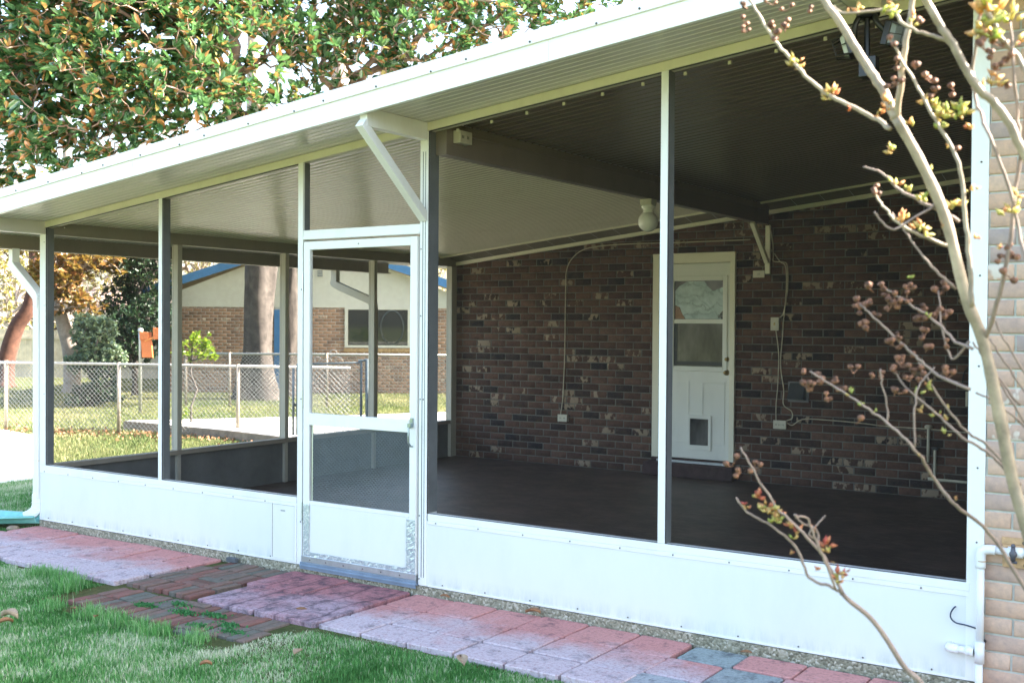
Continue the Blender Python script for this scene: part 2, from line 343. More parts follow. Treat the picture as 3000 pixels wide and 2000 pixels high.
# ------------------------------------------------------------------ brick wall generator
def bricks(name, m, parent, org, u, nrm, W, z0, ztop, holes=(), L=.208, C=.0775, gap=.010, dep=.012, z_start=0., zbot=None, seed=1, ubeg=0.):
    r = np.random.default_rng(seed); org = np.array(org, float); u = np.array(u, float); nrm = np.array(nrm, float); V = []; F = []; A = []; k = 0
    nrow = int((max(ztop(0), ztop(W))-z0)/C)+2
    for row in range(nrow):
        za = z0+row*C+gap/2; zb = za+C-gap
        off = (row % 2)*L/2+r.uniform(-.006, .006); x = ubeg-off
        while x < W:
            a, b = max(x+gap/2, ubeg), min(x+L-gap/2, W); x += L
            if b-a < .015: continue
            segs = [(a, b)]
            for (h0, h1, hz0, hz1) in holes:
                if zb > hz0+.01 and za < hz1-.01:
                    ns = []
                    for (p, q) in segs:
                        if q <= h0 or p >= h1: ns.append((p, q))
                        else:
                            if p < h0-.01: ns.append((p, h0))
                            if q > h1+.01: ns.append((h1, q))
                    segs = ns
            for (p, q) in segs:
                zt = min(ztop(p), ztop(q))
                if za > zt-.01: continue
                z2 = min(zb, zt); e = min(.004, (q-p)/4, (z2-za)/4); d1 = dep+r.uniform(-.0015, .0015)
                for (aa, bb, c0, c1, dd) in ((p, q, za, z2, -.02), (p, q, za, z2, d1-.004), (p+e, q-e, za+e, z2-e, d1)):
                    for (uu, zz) in ((aa, c0), (bb, c0), (bb, c1), (aa, c1)):
                        V.append(org+u*uu+nrm*(dd+(r.uniform(-.0008, .0008) if dd == d1 else 0))+np.array([0, 0, zz]))
                A += [(r.random(), r.random(), r.random())]*12
                for i in range(4):
                    j = (i+1) % 4; F += [(k+i, k+j, k+4+j, k+4+i), (k+4+i, k+4+j, k+8+j, k+8+i)]
                F.append((k+8, k+9, k+10, k+11)); k += 12
    F = np.array(F); 
    if np.dot(np.cross(u, [0, 0, 1.]), nrm) < 0: F = F[:, ::-1]
    return npmesh(name, np.array(V), F, m, parent, np.array(A))

# ------------------------------------------------------------------ ground
def gz(x, y):
    t = np.clip((-x-.2)/4, 0, 1); t = t*t*(3-2*t); return -.078-.065*t
def ground():
    xs = np.concatenate([np.linspace(-400, -26, 12), np.linspace(-24, 14, 153), np.linspace(16, 400, 12)])
    ys = np.concatenate([np.linspace(-400, -10, 10), np.linspace(-8, 26, 137), np.linspace(28, 400, 14)])
    X, Y = np.meshgrid(xs, ys, indexing='ij'); Z = gz(X, Y)+.008*np.sin(X*2.3+Y)*np.sin(Y*1.9-X*.7)
    ny = len(ys); I = np.arange(len(xs)*ny).reshape(len(xs), ny)
    F = np.stack([I[:-1, :-1].ravel(), I[1:, :-1].ravel(), I[1:, 1:].ravel(), I[:-1, 1:].ravel()], 1)
    return tag(npmesh('ground', np.stack([X.ravel(), Y.ravel(), Z.ravel()], 1), F, M['ground'], None, None, True), kind='structure')
ground()
def blades(P, h, wd, lean=.6):
    n_ = len(P); a = rng.uniform(0, 2*pi, n_); hh = h*rng.uniform(.5, 1.25, n_); ww = wd*rng.uniform(.7, 1.3, n_)
    la = rng.uniform(0, 2*pi, n_); ll = hh*lean*rng.random(n_)
    dx, dy = np.cos(a)*ww/2, np.sin(a)*ww/2
    V = np.empty((n_, 5, 3))
    V[:, 0] = P+np.stack([-dx, -dy, -0*dx-.004], 1); V[:, 1] = P+np.stack([dx, dy, 0*dx-.004], 1)
    mid = P+np.stack([np.cos(la)*ll*.35, np.sin(la)*ll*.35, hh*.6], 1)
    V[:, 2] = mid+np.stack([dx*.7, dy*.7, 0*dx], 1); V[:, 3] = mid-np.stack([dx*.7, dy*.7, 0*dx], 1)
    V[:, 4] = P+np.stack([np.cos(la)*ll, np.sin(la)*ll, hh*np.sqrt(np.clip(1-(ll/hh)**2*.6, .2, 1))], 1)
    b = (np.arange(n_)*5)[:, None]
    F = np.concatenate([np.hstack([b, b+1, b+2]), np.hstack([b, b+2, b+3]), np.hstack([b+3, b+2, b+4])])
    return V.reshape(-1, 3), F
def pnoise(x, y, s, seed=0):
    r = np.random.default_rng(seed); v = 0
    for k in range(5):
        a, b, c = r.uniform(-1, 1), r.uniform(-1, 1), r.uniform(0, 6); v = v+np.sin((a*x+b*y)*s*(1+.7*k)+c)/(1+.5*k)
    return v/2.2
def path_front(x):      # front edge of the paving, y
    e = np.where(x < 2.03, -.875, np.where(x < 2.3, -1.33, np.where(x < 3.74, -1.40, np.where(x < 3.84, -.93, np.where(x < 5.65, -.84, -1.15)))))
    return e
def lawn():
    parts = []; cols = []
    for (x0, x1, y0, y1, dens, h, wd) in ((.2, 5.9, -2.7, -.78, 20000, .027, .0036), (-1.6, 9.5, -5.6, -.78, 4200, .032, .006), (-.75, .1, -.9, 1.2, 9000, .032, .004), (-2.9, -.7, -.9, 3.2, 7000, .03, .005)):
        k = int((x1-x0)*(y1-y0)*dens); x = rng.uniform(x0, x1, k); y = rng.uniform(y0, y1, k)
        e = path_front(x)+.018*np.sin(x*31)+.02*np.sin(x*9.3)
        if y1 < 0: ok = y < e-.01+np.maximum(0, pnoise(x, y, 14, 3))*.03
        else: ok = ((x < -.06) | (y > 9)) & (x > -3.05)
        if dens == 3200: ok &= ~((x > .3) & (x < 5.8) & (y > -2.6))
        if dens == 9000: ok &= ~((x > -.62) & (x < -.12) & (y > -.2) & (y < .12))
        x, y = x[ok], y[ok]; P = np.stack([x, y, gz(x, y)], 1); edge = np.clip((path_front(x)-y)/.16, .35, 1) if y1 < 0 else 1.
        V, F = blades(P, h*edge*(1+.35*pnoise(x, y, 5, 5)), wd); off = sum(len(q[0]) for q in parts); parts.append((V, F+off))
        c = np.clip(.38+.36*pnoise(x, y, 3.4, 9)+.20*pnoise(x, y, 14, 4)+rng.normal(0, .25, len(x)), 0, 1)
        cols.append(np.repeat(np.stack([c, c, c], 1), 5, 0))
    o = npmesh('grass', np.concatenate([p[0] for p in parts]), np.concatenate([p[1] for p in parts]), M['grass'], None, np.concatenate(cols))
    tag(o, 'short green and straw coloured lawn grass in the shade before the paving', 'grass', kind='stuff')
    # tufts creeping over the brick edge
    k = 2600; cx = np.array([1.5, 1.62, 1.9, 1.98, 2.30, 2.62, 2.78, 3.1, 3.25, 2.9, 1.75, 3.5]); cy = np.array([-1.0, -.98, -1.02, -1.12, -1.44, -1.42, -1.43, -1.44, -1.45, -1.44, -.98, -1.42]); i = rng.integers(0, 12, k)
    x = cx[i]+rng.normal(0, .045, k); y = cy[i]+rng.normal(0, .04, k); V, F = blades(np.stack([x, y, gz(x, y)+.01], 1), .075, .004, .9)
    c = np.repeat(rng.uniform(.2, .62, k), 5)
    tag(npmesh('grass_tufts', V, F, M['grass'], None, np.stack([c, c, c], 1)), 'longer bright green grass tufts growing over the brick path edge', 'grass', kind='stuff')
    # sunlit far lawn
    k = 190000; x = rng.uniform(-19, -2.2, k); y = rng.uniform(-1, 17, k)
    ok = ~in_poly(x, y, DRIVE) & ~in_poly(x, y, PAD) & ((x < -3.0) | (y > 3.1)); x, y = x[ok], y[ok]
    V, F = blades(np.stack([x, y, gz(x, y)], 1), .045, .013); c = np.clip(.42+.3*pnoise(x, y, 1.4, 2)+rng.normal(0, .2, len(x)), 0, 1)
    c = np.repeat(c, 5); tag(npmesh('far_grass', V, F, M['grassfar'], None, np.stack([c, c, c], 1)), 'sunlit yellow green lawn around the wire fence beyond the porch', 'grass', kind='stuff')
def in_poly(x, y, poly):
    c = np.zeros(len(x), bool); k = len(poly)
    for i in range(k):
        (x1, y1), (x2, y2) = poly[i], poly[(i+1) % k]
        c ^= ((y1 > y) != (y2 > y)) & (x < (x2-x1)*(y-y1)/(y2-y1+1e-12)+x1)
    return c
DRIVE = [(-2.75, -2.5), (-2.9, 1.86), (-7.0, 4.5), (-14, 6.0), (-14, -2.5)]
PAD = [(-7.1, 6.1), (-4.35, 5.98), (-2.95, 5.78), (-1.6, 5.7), (-1.6, 12.2), (-4.1, 10.75), (-5.45, 8.35), (-6.35, 7.1)]
tag(MB().prism(DRIVE, -.2, -.118).build('driveway', M['conc']), kind='structure')
tag(MB().prism([(-7.12, 6.09), (-4.35, 5.965), (-2.95, 5.765), (-1.6, 5.685), (-1.59, 12.2), (-4.1, 10.76), (-5.46, 8.36), (-6.36, 7.11)], -.2, -.012).build('pad_edge', simple('pad_edge_brown', (.26, .20, .15), .9, 0, .3, 6)), kind='structure')  # brown strip around the pad side, darker than its top
tag(MB().prism(PAD, -.012, 0.0).build('concrete_pad', M['conc'], None, .01), kind='structure')
lawn()
tag(B(-.02, 6.99, -.006, D-.03, -.2, -.004).build('porch_slab_edge', M['agg']), kind='structure')
tag(B(-.0, 6.985, .02, D-.02, -.003, .003).build('porch_floor', M['floor']), kind='structure')
tag(B(-.2, 7.2, -.84, -.008, -.11, -.085).build('paving_bed', M['ground']), kind='structure')

# ------------------------------------------------------------------ pavers and path bricks, each its own object
def slabmesh(hx, hy, h):
    b = MB(); k = 5; r = .004
    # rounded-edge block with slightly irregular outline
    n_ = 8; ring = []
    for sx, sy in ((-1, -1), (1, -1), (1, 1), (-1, 1)): ring.append((sx*hx, sy*hy))
    pts = []
    for i in range(4):
        a, c = ring[i], ring[(i+1) % 4]
        for t in (.04, .3, .5, .7, .96): pts.append((a[0]+(c[0]-a[0])*t+random.uniform(-1, 1)*.0018, a[1]+(c[1]-a[1])*t+random.uniform(-1, 1)*.0018))
    m_ = len(pts); vs = [(x, y, -h) for x, y in pts]+[(x, y, -r) for x, y in pts]+[(x*(1-r/hx), y*(1-r/hy), 0) for x, y in pts]
    b.add(vs, [tuple(range(m_-1, -1, -1)), tuple(range(2*m_, 3*m_))]+[(l*m_+i, l*m_+(i+1) % m_, (l+1)*m_+(i+1) % m_, (l+1)*m_+i) for l in (0, 1) for i in range(m_)])
    return b
def place_block(name, x0, x1, y0, y1, z, m, label, cat, group, h=.045, rz=0, tilt=.006, jit=.002):
    cx, cy = (x0+x1)/2, (y0+y1)/2
    me = slabmesh((x1-x0)/2, (y1-y0)/2, h)
    # mesh stays in world-aligned coordinates around its own centre; texture reads object space so bake y offset
    b = bpy.data.meshes.new(name); b.from_pydata([(vx+cx, vy+cy, vz) for vx, vy, vz in me.v], [], me.f); b.materials.append(m)
    for v in b.vertices: v.co.x -= 0
    o = bpy.data.objects.new(name, b); COL.objects.link(o)
    o.location = (random.uniform(-jit, jit), random.uniform(-jit, jit), z+random.uniform(-.004, .004)-0)
    tx, ty = random.uniform(-tilt, tilt), random.uniform(-tilt, tilt)
    o.rotation_euler = (tx, ty, 0); o.location.z += -cy*tx+cx*ty
    return tag(o, label, cat, group)
rowname = {0: 'row at the wall', 1: 'middle row', 2: 'row at the grass'}
def ordn(i): return ['first', 'second', 'third', 'fourth', 'fifth', 'sixth', 'seventh', 'eighth', 'ninth', 'tenth', 'eleventh', 'twelfth', 'thirteenth', 'fourteenth', 'fifteenth', 'sixteenth', 'seventeenth', 'eighteenth', 'nineteenth', 'twentieth', 'twenty-first', 'twenty-second', 'twenty-third', 'twenty-fourth', 'twenty-fifth', 'twenty-sixth', 'twenty-seventh', 'twenty-eighth', 'twenty-ninth', 'thirtieth', 'last'][min(i, 30)]
g = .005
# left run: three rows
j0 = [-.03, .20, .52, .83, 1.16, 1.50, 1.83, 2.12]; rows = [(-.29, -.010), (-.585, -.295), (-.87, -.59)]
for r_, (ya, yb) in enumerate(rows):
    js = j0 if r_ == 0 else [-.38+(.0 if r_ == 1 else -.05), -.08, .24, .55, .84, 1.19, 1.52, 1.81, 2.11]
    for i in range(len(js)-1):
        if r_ == 2 and js[i+1] < .2: continue
        place_block('paver', js[i]+g, js[i+1]-g, ya+g, yb-g, -.048-(.004 if r_ == 0 else 0), M['pink'], 'pink paver left of the brick patch, %s, %s from left' % (rowname[r_], ordn(i)), 'paver', 'pink pavers left of the brick patch')
# dark textured pavers before the door
for i, (x0, x1, y0, y1, lb) in enumerate(((2.80, 3.30, -.44, -.010, 'left back'), (3.30, 3.80, -.44, -.010, 'right back'), (2.86, 3.33, -.88, -.445, 'left front'), (3.33, 3.82, -.88, -.445, 'right front'))):
    place_block('paver', x0+g, x1-g, y0+g, y1-g, -.045, M['maroon'], 'large dark maroon paver stained black, %s of the four before the screen door' % lb, 'paver', 'dark pavers before the door')
js = [3.825, 4.125, 4.43, 4.73, 5.035, 5.345, 5.64]
for r_, (ya, yb) in enumerate([(-.31, -.010), (-.615, -.315), (-.86, -.62)]):
    for i in range(6):
        place_block('paver', js[i]+g, js[i+1]-g, ya+g, yb-g, -.05, M['pink'], 'pink grey paver right of the screen door, %s, %s from the door' % (rowname[r_], ordn(i)), 'paver', 'pink pavers right of the door')
xs = [5.66, 5.95, 6.25, 6.55, 6.85, 7.15]; alt = 0
for r_, (ya, yb) in enumerate([(-.24, .0), (-.53, -.245), (-.82, -.535), (-1.1, -.825)]):
    for i in range(5):
        isp = (i+r_) % 2 == 1 or (r_ == 0 and i > 0)
        place_block('paver', xs[i]-.03*r_+g, xs[i+1]-.03*r_-g, ya+g-.03, yb-g-.03, -.053, M['pink'] if isp else M['grey'], ('pink' if isp else 'blue grey')+' paver at the path right end, %s row from wall, %s from left' % (ordn(r_), ordn(i)), 'paver', 'mixed pavers at the right end')
# old bricks laid flat, basket weave
bl, bw = .200, .066; cnt = 0
def inbr(x, y):
    if y > -.012 or y < -1.40: return False
    if x < 2.13: return False
    if y > -.88: return x < 2.79
    return x < 3.72 and y > -1.40 and (x > 2.1+max(0, (-y-1.2))*1.2)
cell = .205
BR = []
for ci in range(-1, 10):
    for cj in range(-1, 9):
        cx, cy = 2.12+cell*ci, -.118-cell*cj-(.05 if cj >= 4 else 0)
        for s in (-.333, 0, .333):
            hor = (ci*3+cj*5+ci*cj) % 4 == 0
            x, y = (cx, cy+s*cell) if hor else (cx+s*cell, cy)
            hx, hy = (bl/2, bw/2) if hor else (bw/2, bl/2)
            if all(inbr(x+a*hx*.8, y+b*hy*.8) for a in (-1, 1) for b in (-1, 1)): BR.append((x, y, hx, hy, hor))
ROWC = {}
BR.sort(key=lambda t: (round(-t[1]/.205), t[0], -t[1]))
for i, (x, y, hx, hy, hor) in enumerate(BR):
    key = (round(-y/.205), hor); ROWC[key] = ROWC.get(key, 0)+1
    row = 'in the %s course from the wall, %s from left' % (ordn(key[0]), ordn(ROWC[key]-1))
    place_block('path_brick', x-hx+.004, x+hx-.004, y-hy+.004, y+hy-.004, -.054-(.008 if y < -.95 else 0), M['oldbrick'], 'worn %s brick %s' % ('lengthwise' if hor else 'crosswise', row), 'brick', 'worn bricks of the path patch', .04, 0, .02, .005)
# loose grey brick bit against the slab
b = place_block('brick_chip', 2.20, 2.29, -.055, -.025, -.02, simple('grey_chip', (.09, .10, .11), .9), 'small dark grey brick chip leaning at the concrete edge', 'brick chip', None, .03)
# moss / weeds among bricks
k = 900; cx_ = np.array([2.86, 3.02, 3.2, 3.42, 3.3, 2.7, 3.55]); cy_ = np.array([-.98, -1.08, -1.02, -1.12, -1.22, -1.1, -1.2]); i = rng.integers(0, 7, k)
x = cx_[i]+rng.normal(0, .045, k); y = cy_[i]+rng.normal(0, .02, k); V, F = blades(np.stack([x, y, np.full(k, -.062)], 1), .014, .014, 1.2); c = np.repeat(rng.random(k), 5)
tag(npmesh('weeds', V, F, M['weed'], None, np.stack([c, c, c], 1)), 'small green weeds sprouting between the worn path bricks', 'weeds', kind='stuff')

# ------------------------------------------------------------------ the screened porch
porch = thing('screened_porch', 'white aluminium screened porch with sloping pan roof and solid kick panels', 'porch', (0, 0, 0))
def pb(name, mb, m, bevel=.0015, par=None, smooth=False): return mb.build(name, m, par or porch, bevel, smooth)
# front kick panels (> sill rails, screws)
kl = pb('kick_panel', B(-.012, 2.838, 0, .03, 0, .395), M['kick']); tag(kl, 'long white kick panel left of the screen door')
kr = pb('kick_panel', B(3.835, 6.975, 0, .03, 0, .395), M['kick']); tag(kr, 'long white kick panel right of the screen door')
for par, xa, xb in ((kl, -.015, 2.815), (kr, 3.905, 6.962)):
    pb('sill_rail', MB().box(xa, xb, -.006, .052, .398, .437).box(xa, xb, -.004, .0, .374, .398), M['white'], .002, par)
    pb('bottom_rail', B(xa, xb, -.003, .0-.0002, 0.0, .012), M['white'], 0, par)
    q = MB()
    for i in range(int((xb-xa)/.31)+1):
        for z_ in (.386, .022):
            xx = xa+.06+i*.31+(.05 if z_ < .1 else 0)
            if xx < xb-.01: q.sphere((xx, -.006 if z_ > .1 else -.003, z_), .0042, 8, 4)
    pb('screw', q, M['screw'], 0, par)
def post(xa, xb, za, ztop, ydep=.072, label=None, y0=-.0035):
    b = MB(); b.add([(xa, y0, za), (xb, y0, za), (xb, ydep, za), (xa, ydep, za), (xa, y0, ztop(xa)), (xb, y0, ztop(xb)), (xb, ydep, ztop(xb)), (xa, ydep, ztop(xa))],
          [(0, 3, 2, 1), (4, 5, 6, 7), (0, 1, 5, 4), (1, 2, 6, 5), (2, 3, 7, 6), (3, 0, 4, 7)])
    o = pb('post', b, M['white'], .002)
    if label: tag(o, label)
    return o
hh = lambda x: hb(x)+.004
post(-.02, .055, .438, hh, label='corner post at the left'); post(1.425, 1.462, .438, hh, label='slim post in the left bay'); post(2.818, 2.862, .0, hh, .06, label='left door jamb post')
post(3.832, 3.892, .0, hh, .10, 'thick post right of the door'); post(5.425, 5.466, .438, hh, label='slim post in the right bay'); post(6.948, 7.022, .0, hh, label='right end post by the brick')
tag(pb('post', B(-.02, -.013, -.004, .05, 0, .44), M['white']), 'corner trim strip')
pb('post_groove', MB().box(3.853, 3.857, -.0048, -.0035, .05, 2.6).box(3.872, 3.875, -.0048, -.0035, .05, 2.6), M['dark'], 0)
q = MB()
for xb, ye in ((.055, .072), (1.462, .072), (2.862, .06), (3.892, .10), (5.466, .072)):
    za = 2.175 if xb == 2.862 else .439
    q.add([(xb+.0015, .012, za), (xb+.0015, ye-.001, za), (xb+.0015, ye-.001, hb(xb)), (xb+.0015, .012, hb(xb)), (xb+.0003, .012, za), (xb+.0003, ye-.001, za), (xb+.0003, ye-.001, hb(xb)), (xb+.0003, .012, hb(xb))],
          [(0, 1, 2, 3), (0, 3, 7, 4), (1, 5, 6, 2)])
pb('post_side_shade', q, M['post_shade'], 0)  # dark strips that paint shade onto the right sides of the white posts
# header band and the transom above the door
pb('header', MB().slant(-.02, 7.03, -.008, .06, hb, lambda x: ceil(x)-.001), M['trim'], .002)
tr = pb('transom_bar', MB().box(2.864, 3.83, -.002, .045, 2.112, 2.172).box(2.864, 3.83, -.008, -.002, 2.112, 2.128), M['white'], .002)
# screens
def scr(label, *quad):
    o = MB().add(quad, [(0, 1, 2, 3)]).build('screen', M['screen'], porch); return tag(o, label)
def fscr(xa, xb, za, lb): scr(lb, (xa, .010, za), (xb, .010, za), (xb, .010, hb(xb)), (xa, .010, hb(xa)))
fscr(.055, 1.425, .437, 'leftmost front screen'); fscr(1.462, 2.818, .437, 'screen left of the door'); fscr(2.862, 3.832, 2.172, 'small screen above the door')
fscr(3.892, 5.425, .437, 'screen right of the door'); fscr(5.466, 6.948, .437, 'rightmost front screen')
# dark spline strips lining the openings
sp = MB()
for xa, xb in ((.055, 1.425), (1.462, 2.818), (3.892, 5.425), (5.466, 6.948)):
    sp.box(xa, xb, .001, .008, .4372, .4395); sp.box(xa, xa+.0025, .001, .008, .44, hb(xa)-.002); sp.box(xb-.003, xb, .001, .008, .44, hb(xa)-.002)
    sp.slant(xa, xb, .001, .008, lambda x: hb(x)-.005, lambda x: hb(x)-.0005)
pb('screen_spline', sp, M['dark'], 0)
# small white clips along the header inside
q = MB()
for xx in np.arange(4.05, 6.9, .245): q.box(xx, xx+.016, .062, .072, hb(xx)-.028, hb(xx)-.010)
for xx in np.arange(.2, 2.8, .225): q.box(xx, xx+.008, .062, .068, hb(xx)-.022, hb(xx)-.012)
pb('header_clip', q, M['trim'], 0)
# left side wall
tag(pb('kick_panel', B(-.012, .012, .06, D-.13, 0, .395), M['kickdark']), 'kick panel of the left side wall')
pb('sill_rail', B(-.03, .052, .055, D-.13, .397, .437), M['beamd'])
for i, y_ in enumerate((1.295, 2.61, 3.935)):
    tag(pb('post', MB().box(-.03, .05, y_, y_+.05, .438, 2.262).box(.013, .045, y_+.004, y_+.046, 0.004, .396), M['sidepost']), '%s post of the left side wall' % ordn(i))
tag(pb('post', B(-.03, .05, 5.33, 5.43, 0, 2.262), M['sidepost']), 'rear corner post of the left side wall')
for (a, b_) in ((.072, 1.295), (1.345, 2.61), (2.66, 3.935), (3.985, 5.33)):
    scr('side screen', (0.0, a, .437), (0.0, b_, .437), (0.0, b_, 2.262), (0.0, a, 2.262))
# beams
zb_ = lambda x: 2.262
tag(pb('beam', MB().slant(-.025, .055, .06, D-.03, zb_, lambda x: ceil(x)-.001), M['beamd'], .002), 'header beam over the left side wall')  # inner length coloured darker than the front end to stand in for shade
tag(pb('beam', MB().slant(-.025, .055, -.55, .055, zb_, lambda x: ceil(x)-.001), M['beamw'], .002), 'front end of the left header beam')
tag(pb('beam', MB().slant(3.895, 3.975, .065, 5.33, lambda x: 2.585, lambda x: ceil(x)-.002).slant(3.972, 3.984, .3, 5.2, lambda x: 2.72, lambda x: 2.732), M['beam'], .002), 'dark main beam across the porch')
br = pb('bracket', MB().slant(3.835, 3.89, -.55, -.009, lambda x: 2.668, lambda x: ceil(x)-.002), M['white'], .002)
dv = np.array([0, -.555, .465]); ln = np.linalg.norm(dv); dv = dv/ln; pv = np.array([0, dv[2], -dv[1]])
br.parent = porch
b2 = MB().obox(np.array([3.862, -.285, 2.445]), (.026, 0, 0), dv*.375, pv*.026); pb('brace', b2, M['white'], .002, br)
# roof pan ceiling: corrugated sheets
def pans(name, xa, xb, ya, yb, z_of, m, pitch=.0605, hgt=.0032, label=None):
    V = []; F = []; prof = []; y = ya
    while y < yb-1e-6:
        y2 = min(y+pitch, yb)
        for t, z in ((0, 0), (.06, -hgt), (.13, -hgt), (.20, 0)):
            if y+t*pitch <= yb: prof.append((y+t*pitch, z))
        y = y2
    prof.append((yb, 0))
    for yy, zz in prof:
        V += [(xa, yy, z_of(xa)+zz), (xb, yy, z_of(xb)+zz)]
    for i in range(len(prof)-1): F.append((2*i, 2*i+2, 2*i+3, 2*i+1))
    o = pb(name, MB().add(V, F), m, 0)
    if label: tag(o, label)
pans('ceiling_pan', -.64, 6.42, -.545, -.010, lambda x: ceil(x), M['ceiling'], label='ribbed overhang in front of the porch')
pans('ceiling_pan', .056, 3.894, .062, 5.08, lambda x: ceil(x), M['ceiling_l'], .072, .0052, label='ribbed ceiling left of the main beam')
pans('ceiling_pan', 3.976, 7.0, .062, 5.08, lambda x: ceil(x), M['ceiling_shaded'], .085, .0045, label='ribbed ceiling right of the main beam, coloured dark for its shade')
pans('ceiling_pan', -.64, -.026, -.009, 6.3, lambda x: ceil(x), M['ceiling'], label='ribbed eave over the left side')
# roof skin, fascia, gutter
pb('roof_deck', MB().slant(-.70, 7.4, -.56, 6.6, lambda x: ceil(x)+.012, lambda x: ceil(x)+.09), M['fascia'], 0)
fs = pb('fascia', MB().slant(-.74, 11, -.590, -.56, lambda x: 2.318+RB*x, lambda x: 2.485+RB*x)
        .slant(-.74, 11, -.602, -.590, lambda x: 2.425+RB*x, lambda x: 2.490+RB*x), M['fascia'], .003)
q = MB()
for i, xx in enumerate(np.arange(.0, 7, .333)): q.sphere((xx+.06*sin(i*2.1), -.604, 2.437+RB*xx), .006, 8, 4)
pb('screw', q, M['screw'], 0, fs)
q = MB()
for xx in (.35, 1.9, 3.5, 5.1): q.box(xx, xx+.003, -.5915, -.5901, 2.322+RB*xx, 2.42+RB*xx)
pb('fascia_joint', q, M['trim'], 0, fs)
gu = pb('gutter', MB().add([(x_, y_, z_) for y_ in (-.56, 4.95) for x_, z_ in ((-.61, 2.295), (-.61, 2.175), (-.70, 2.175), (-.735, 2.23), (-.735, 2.31), (-.725, 2.31), (-.725, 2.233), (-.695, 2.185), (-.62, 2.185), (-.62, 2.295))],
     [(i, (i+1) % 10, (i+1) % 10+10, i+10) for i in range(10)]+[tuple(range(9, -1, -1)), tuple(range(10, 20))]).slant(-.60, -.57, -.56, 4.95, lambda x: 2.172, lambda x: 2.185), M['beamd'], 0)

# access hatch in the kick panel
ha = pb('access_hatch', MB().box(2.592, 2.80, -.0045, -.0005, .02, .378), M['panel'], .002)
tag(ha, 'small white access hatch beside the door')
pb('hatch_frame', MB().box(2.585, 2.592, -.0075, -.0005, .012, .385).box(2.80, 2.816, -.0085, -.0005, .012, .372).box(2.592, 2.80, -.0075, -.0047, .012, .02), M['white'], 0, ha)
pb('hatch_gap', MB().box(2.594, 2.798, -.0062, -.0046, .374, .3765).box(2.594, 2.5965, -.0062, -.0046, .022, .374).box(2.7955, 2.798, -.0062, -.0046, .022, .374), M['steel'], 0, ha)
pb('hatch_label', B(2.672, 2.712, -.0065, -.005, .333, .342), simple('hatch_label_grey', (.35, .36, .36), .5), 0, ha)

# screen door
dr = pb('screen_door', MB().box(2.880, 2.932, -.012, .018, .055, 2.098).box(3.765, 3.818, -.012, .018, .055, 2.098).box(2.932, 3.765, -.0115, .0175, 2.045, 2.0975)
        .box(2.932, 3.765, -.0135, .0155, .915, .993).box(2.932, 3.765, -.009, .015, .40, .425), M['white'], .003)
tag(dr, 'white screen door with metal tape around its kick plate')
pb('kick_plate', B(2.932, 3.765, -.008, .012, .055, .40), M['panel'], .001, dr)
o = MB().add([(2.932, .004, .425), (3.765, .004, .425), (3.765, .004, 2.045), (2.932, .004, 2.045)], [(0, 1, 2, 3)]).build('door_screen', M['screen'], dr)
# expanded metal guard
q = MB(); xa, xb, za, zb2 = 2.955, 3.762, .43, .915; p_ = .0115; W_, H_ = xb-xa, zb2-za; th = .0011
for s_ in (1, -1):
    kk = 0; step = p_*1.0; slope = 2.1
    for c_ in np.arange(-H_/slope, W_+H_/slope, p_):
        pts = []
        x0 = c_; x1 = c_+s_*H_/slope; t0, t1 = 0., 1.
        dx_ = x1-x0
        for lo, hi in ((0, W_),):
            ta, tb = (lo-x0)/dx_, (hi-x0)/dx_
            if ta > tb: ta, tb = tb, ta
            t0 = max(t0, ta); t1 = min(t1, tb)
        if t1-t0 < .02: continue
        a_ = (xa+x0+dx_*t0, 0, za+H_*t0); c2 = (xa+x0+dx_*t1, 0, za+H_*t1)
        q.add([(a_[0]-th, .0005*s_-.001, a_[2]), (a_[0]+th, .0005*s_-.001, a_[2]), (c2[0]+th, .0005*s_-.001, c2[2]), (c2[0]-th, .0005*s_-.001, c2[2])], [(0, 1, 2, 3)])
pb('door_guard', q, simple('guard_grey', (.20, .235, .26), .5, .2), 0, dr)
pb('guard_edge', B(2.951, 2.958, -.004, .002, .43, .915), M['alu'], 0, dr)
pb('door_sweep', MB().box(2.872, 3.822, -.0135, .014, .008, .054).box(2.872, 3.822, -.018, -.0137, .03, .066), M['alu'], .001, dr)
pb('threshold', MB().box(2.865, 3.828, -.028, .02, -.003, .008).box(2.865, 3.828, -.0225, -.0185, -.02, .026), simple('blue_threshold', (.24, .32, .42), .35, .4), .001, dr)
# crinkled metal tape: bumpy strips
def tape(x0, x1, z0, z1, ny, nx, amp, seed):
    r = np.random.default_rng(seed); V = []; F = []
    for i in range(ny+1):
        for j in range(nx+1):
            ex = r.uniform(-.003, .003) if j in (0, nx) or i in (0, ny) else 0
            V.append((x0+(x1-x0)*j/nx+ex, -.0135-r.uniform(0, amp)*(1 if 0 < j < nx else .2), z0+(z1-z0)*i/ny+ex))
    for i in range(ny):
        for j in range(nx): a = i*(nx+1)+j; F.append((a, a+1, a+nx+2, a+nx+1))
    return MB().add(V, F)
M['tape'] = newmat('foil_tape'); n = N(M['tape']); finish(n, mix(n, ramp(n, noise(n, 90, 4, .7), [(.50, 0), (.62, 1)]), (.50, .57, .62), (.80, .82, .84)), .35, .55, noise(n, 60, 4), .35, .004)
pb('foil_tape', tape(3.745, 3.815, .066, .388, 30, 5, .0028, 3), M['tape'], 0, dr)
pb('foil_tape', tape(2.885, 2.936, .066, .40, 30, 4, .0015, 4), M['tape'], 0, dr)
pb('foil_tape', tape(2.90, 3.79, .064, .094, 2, 60, .0022, 5), M['tape'], 0, dr)
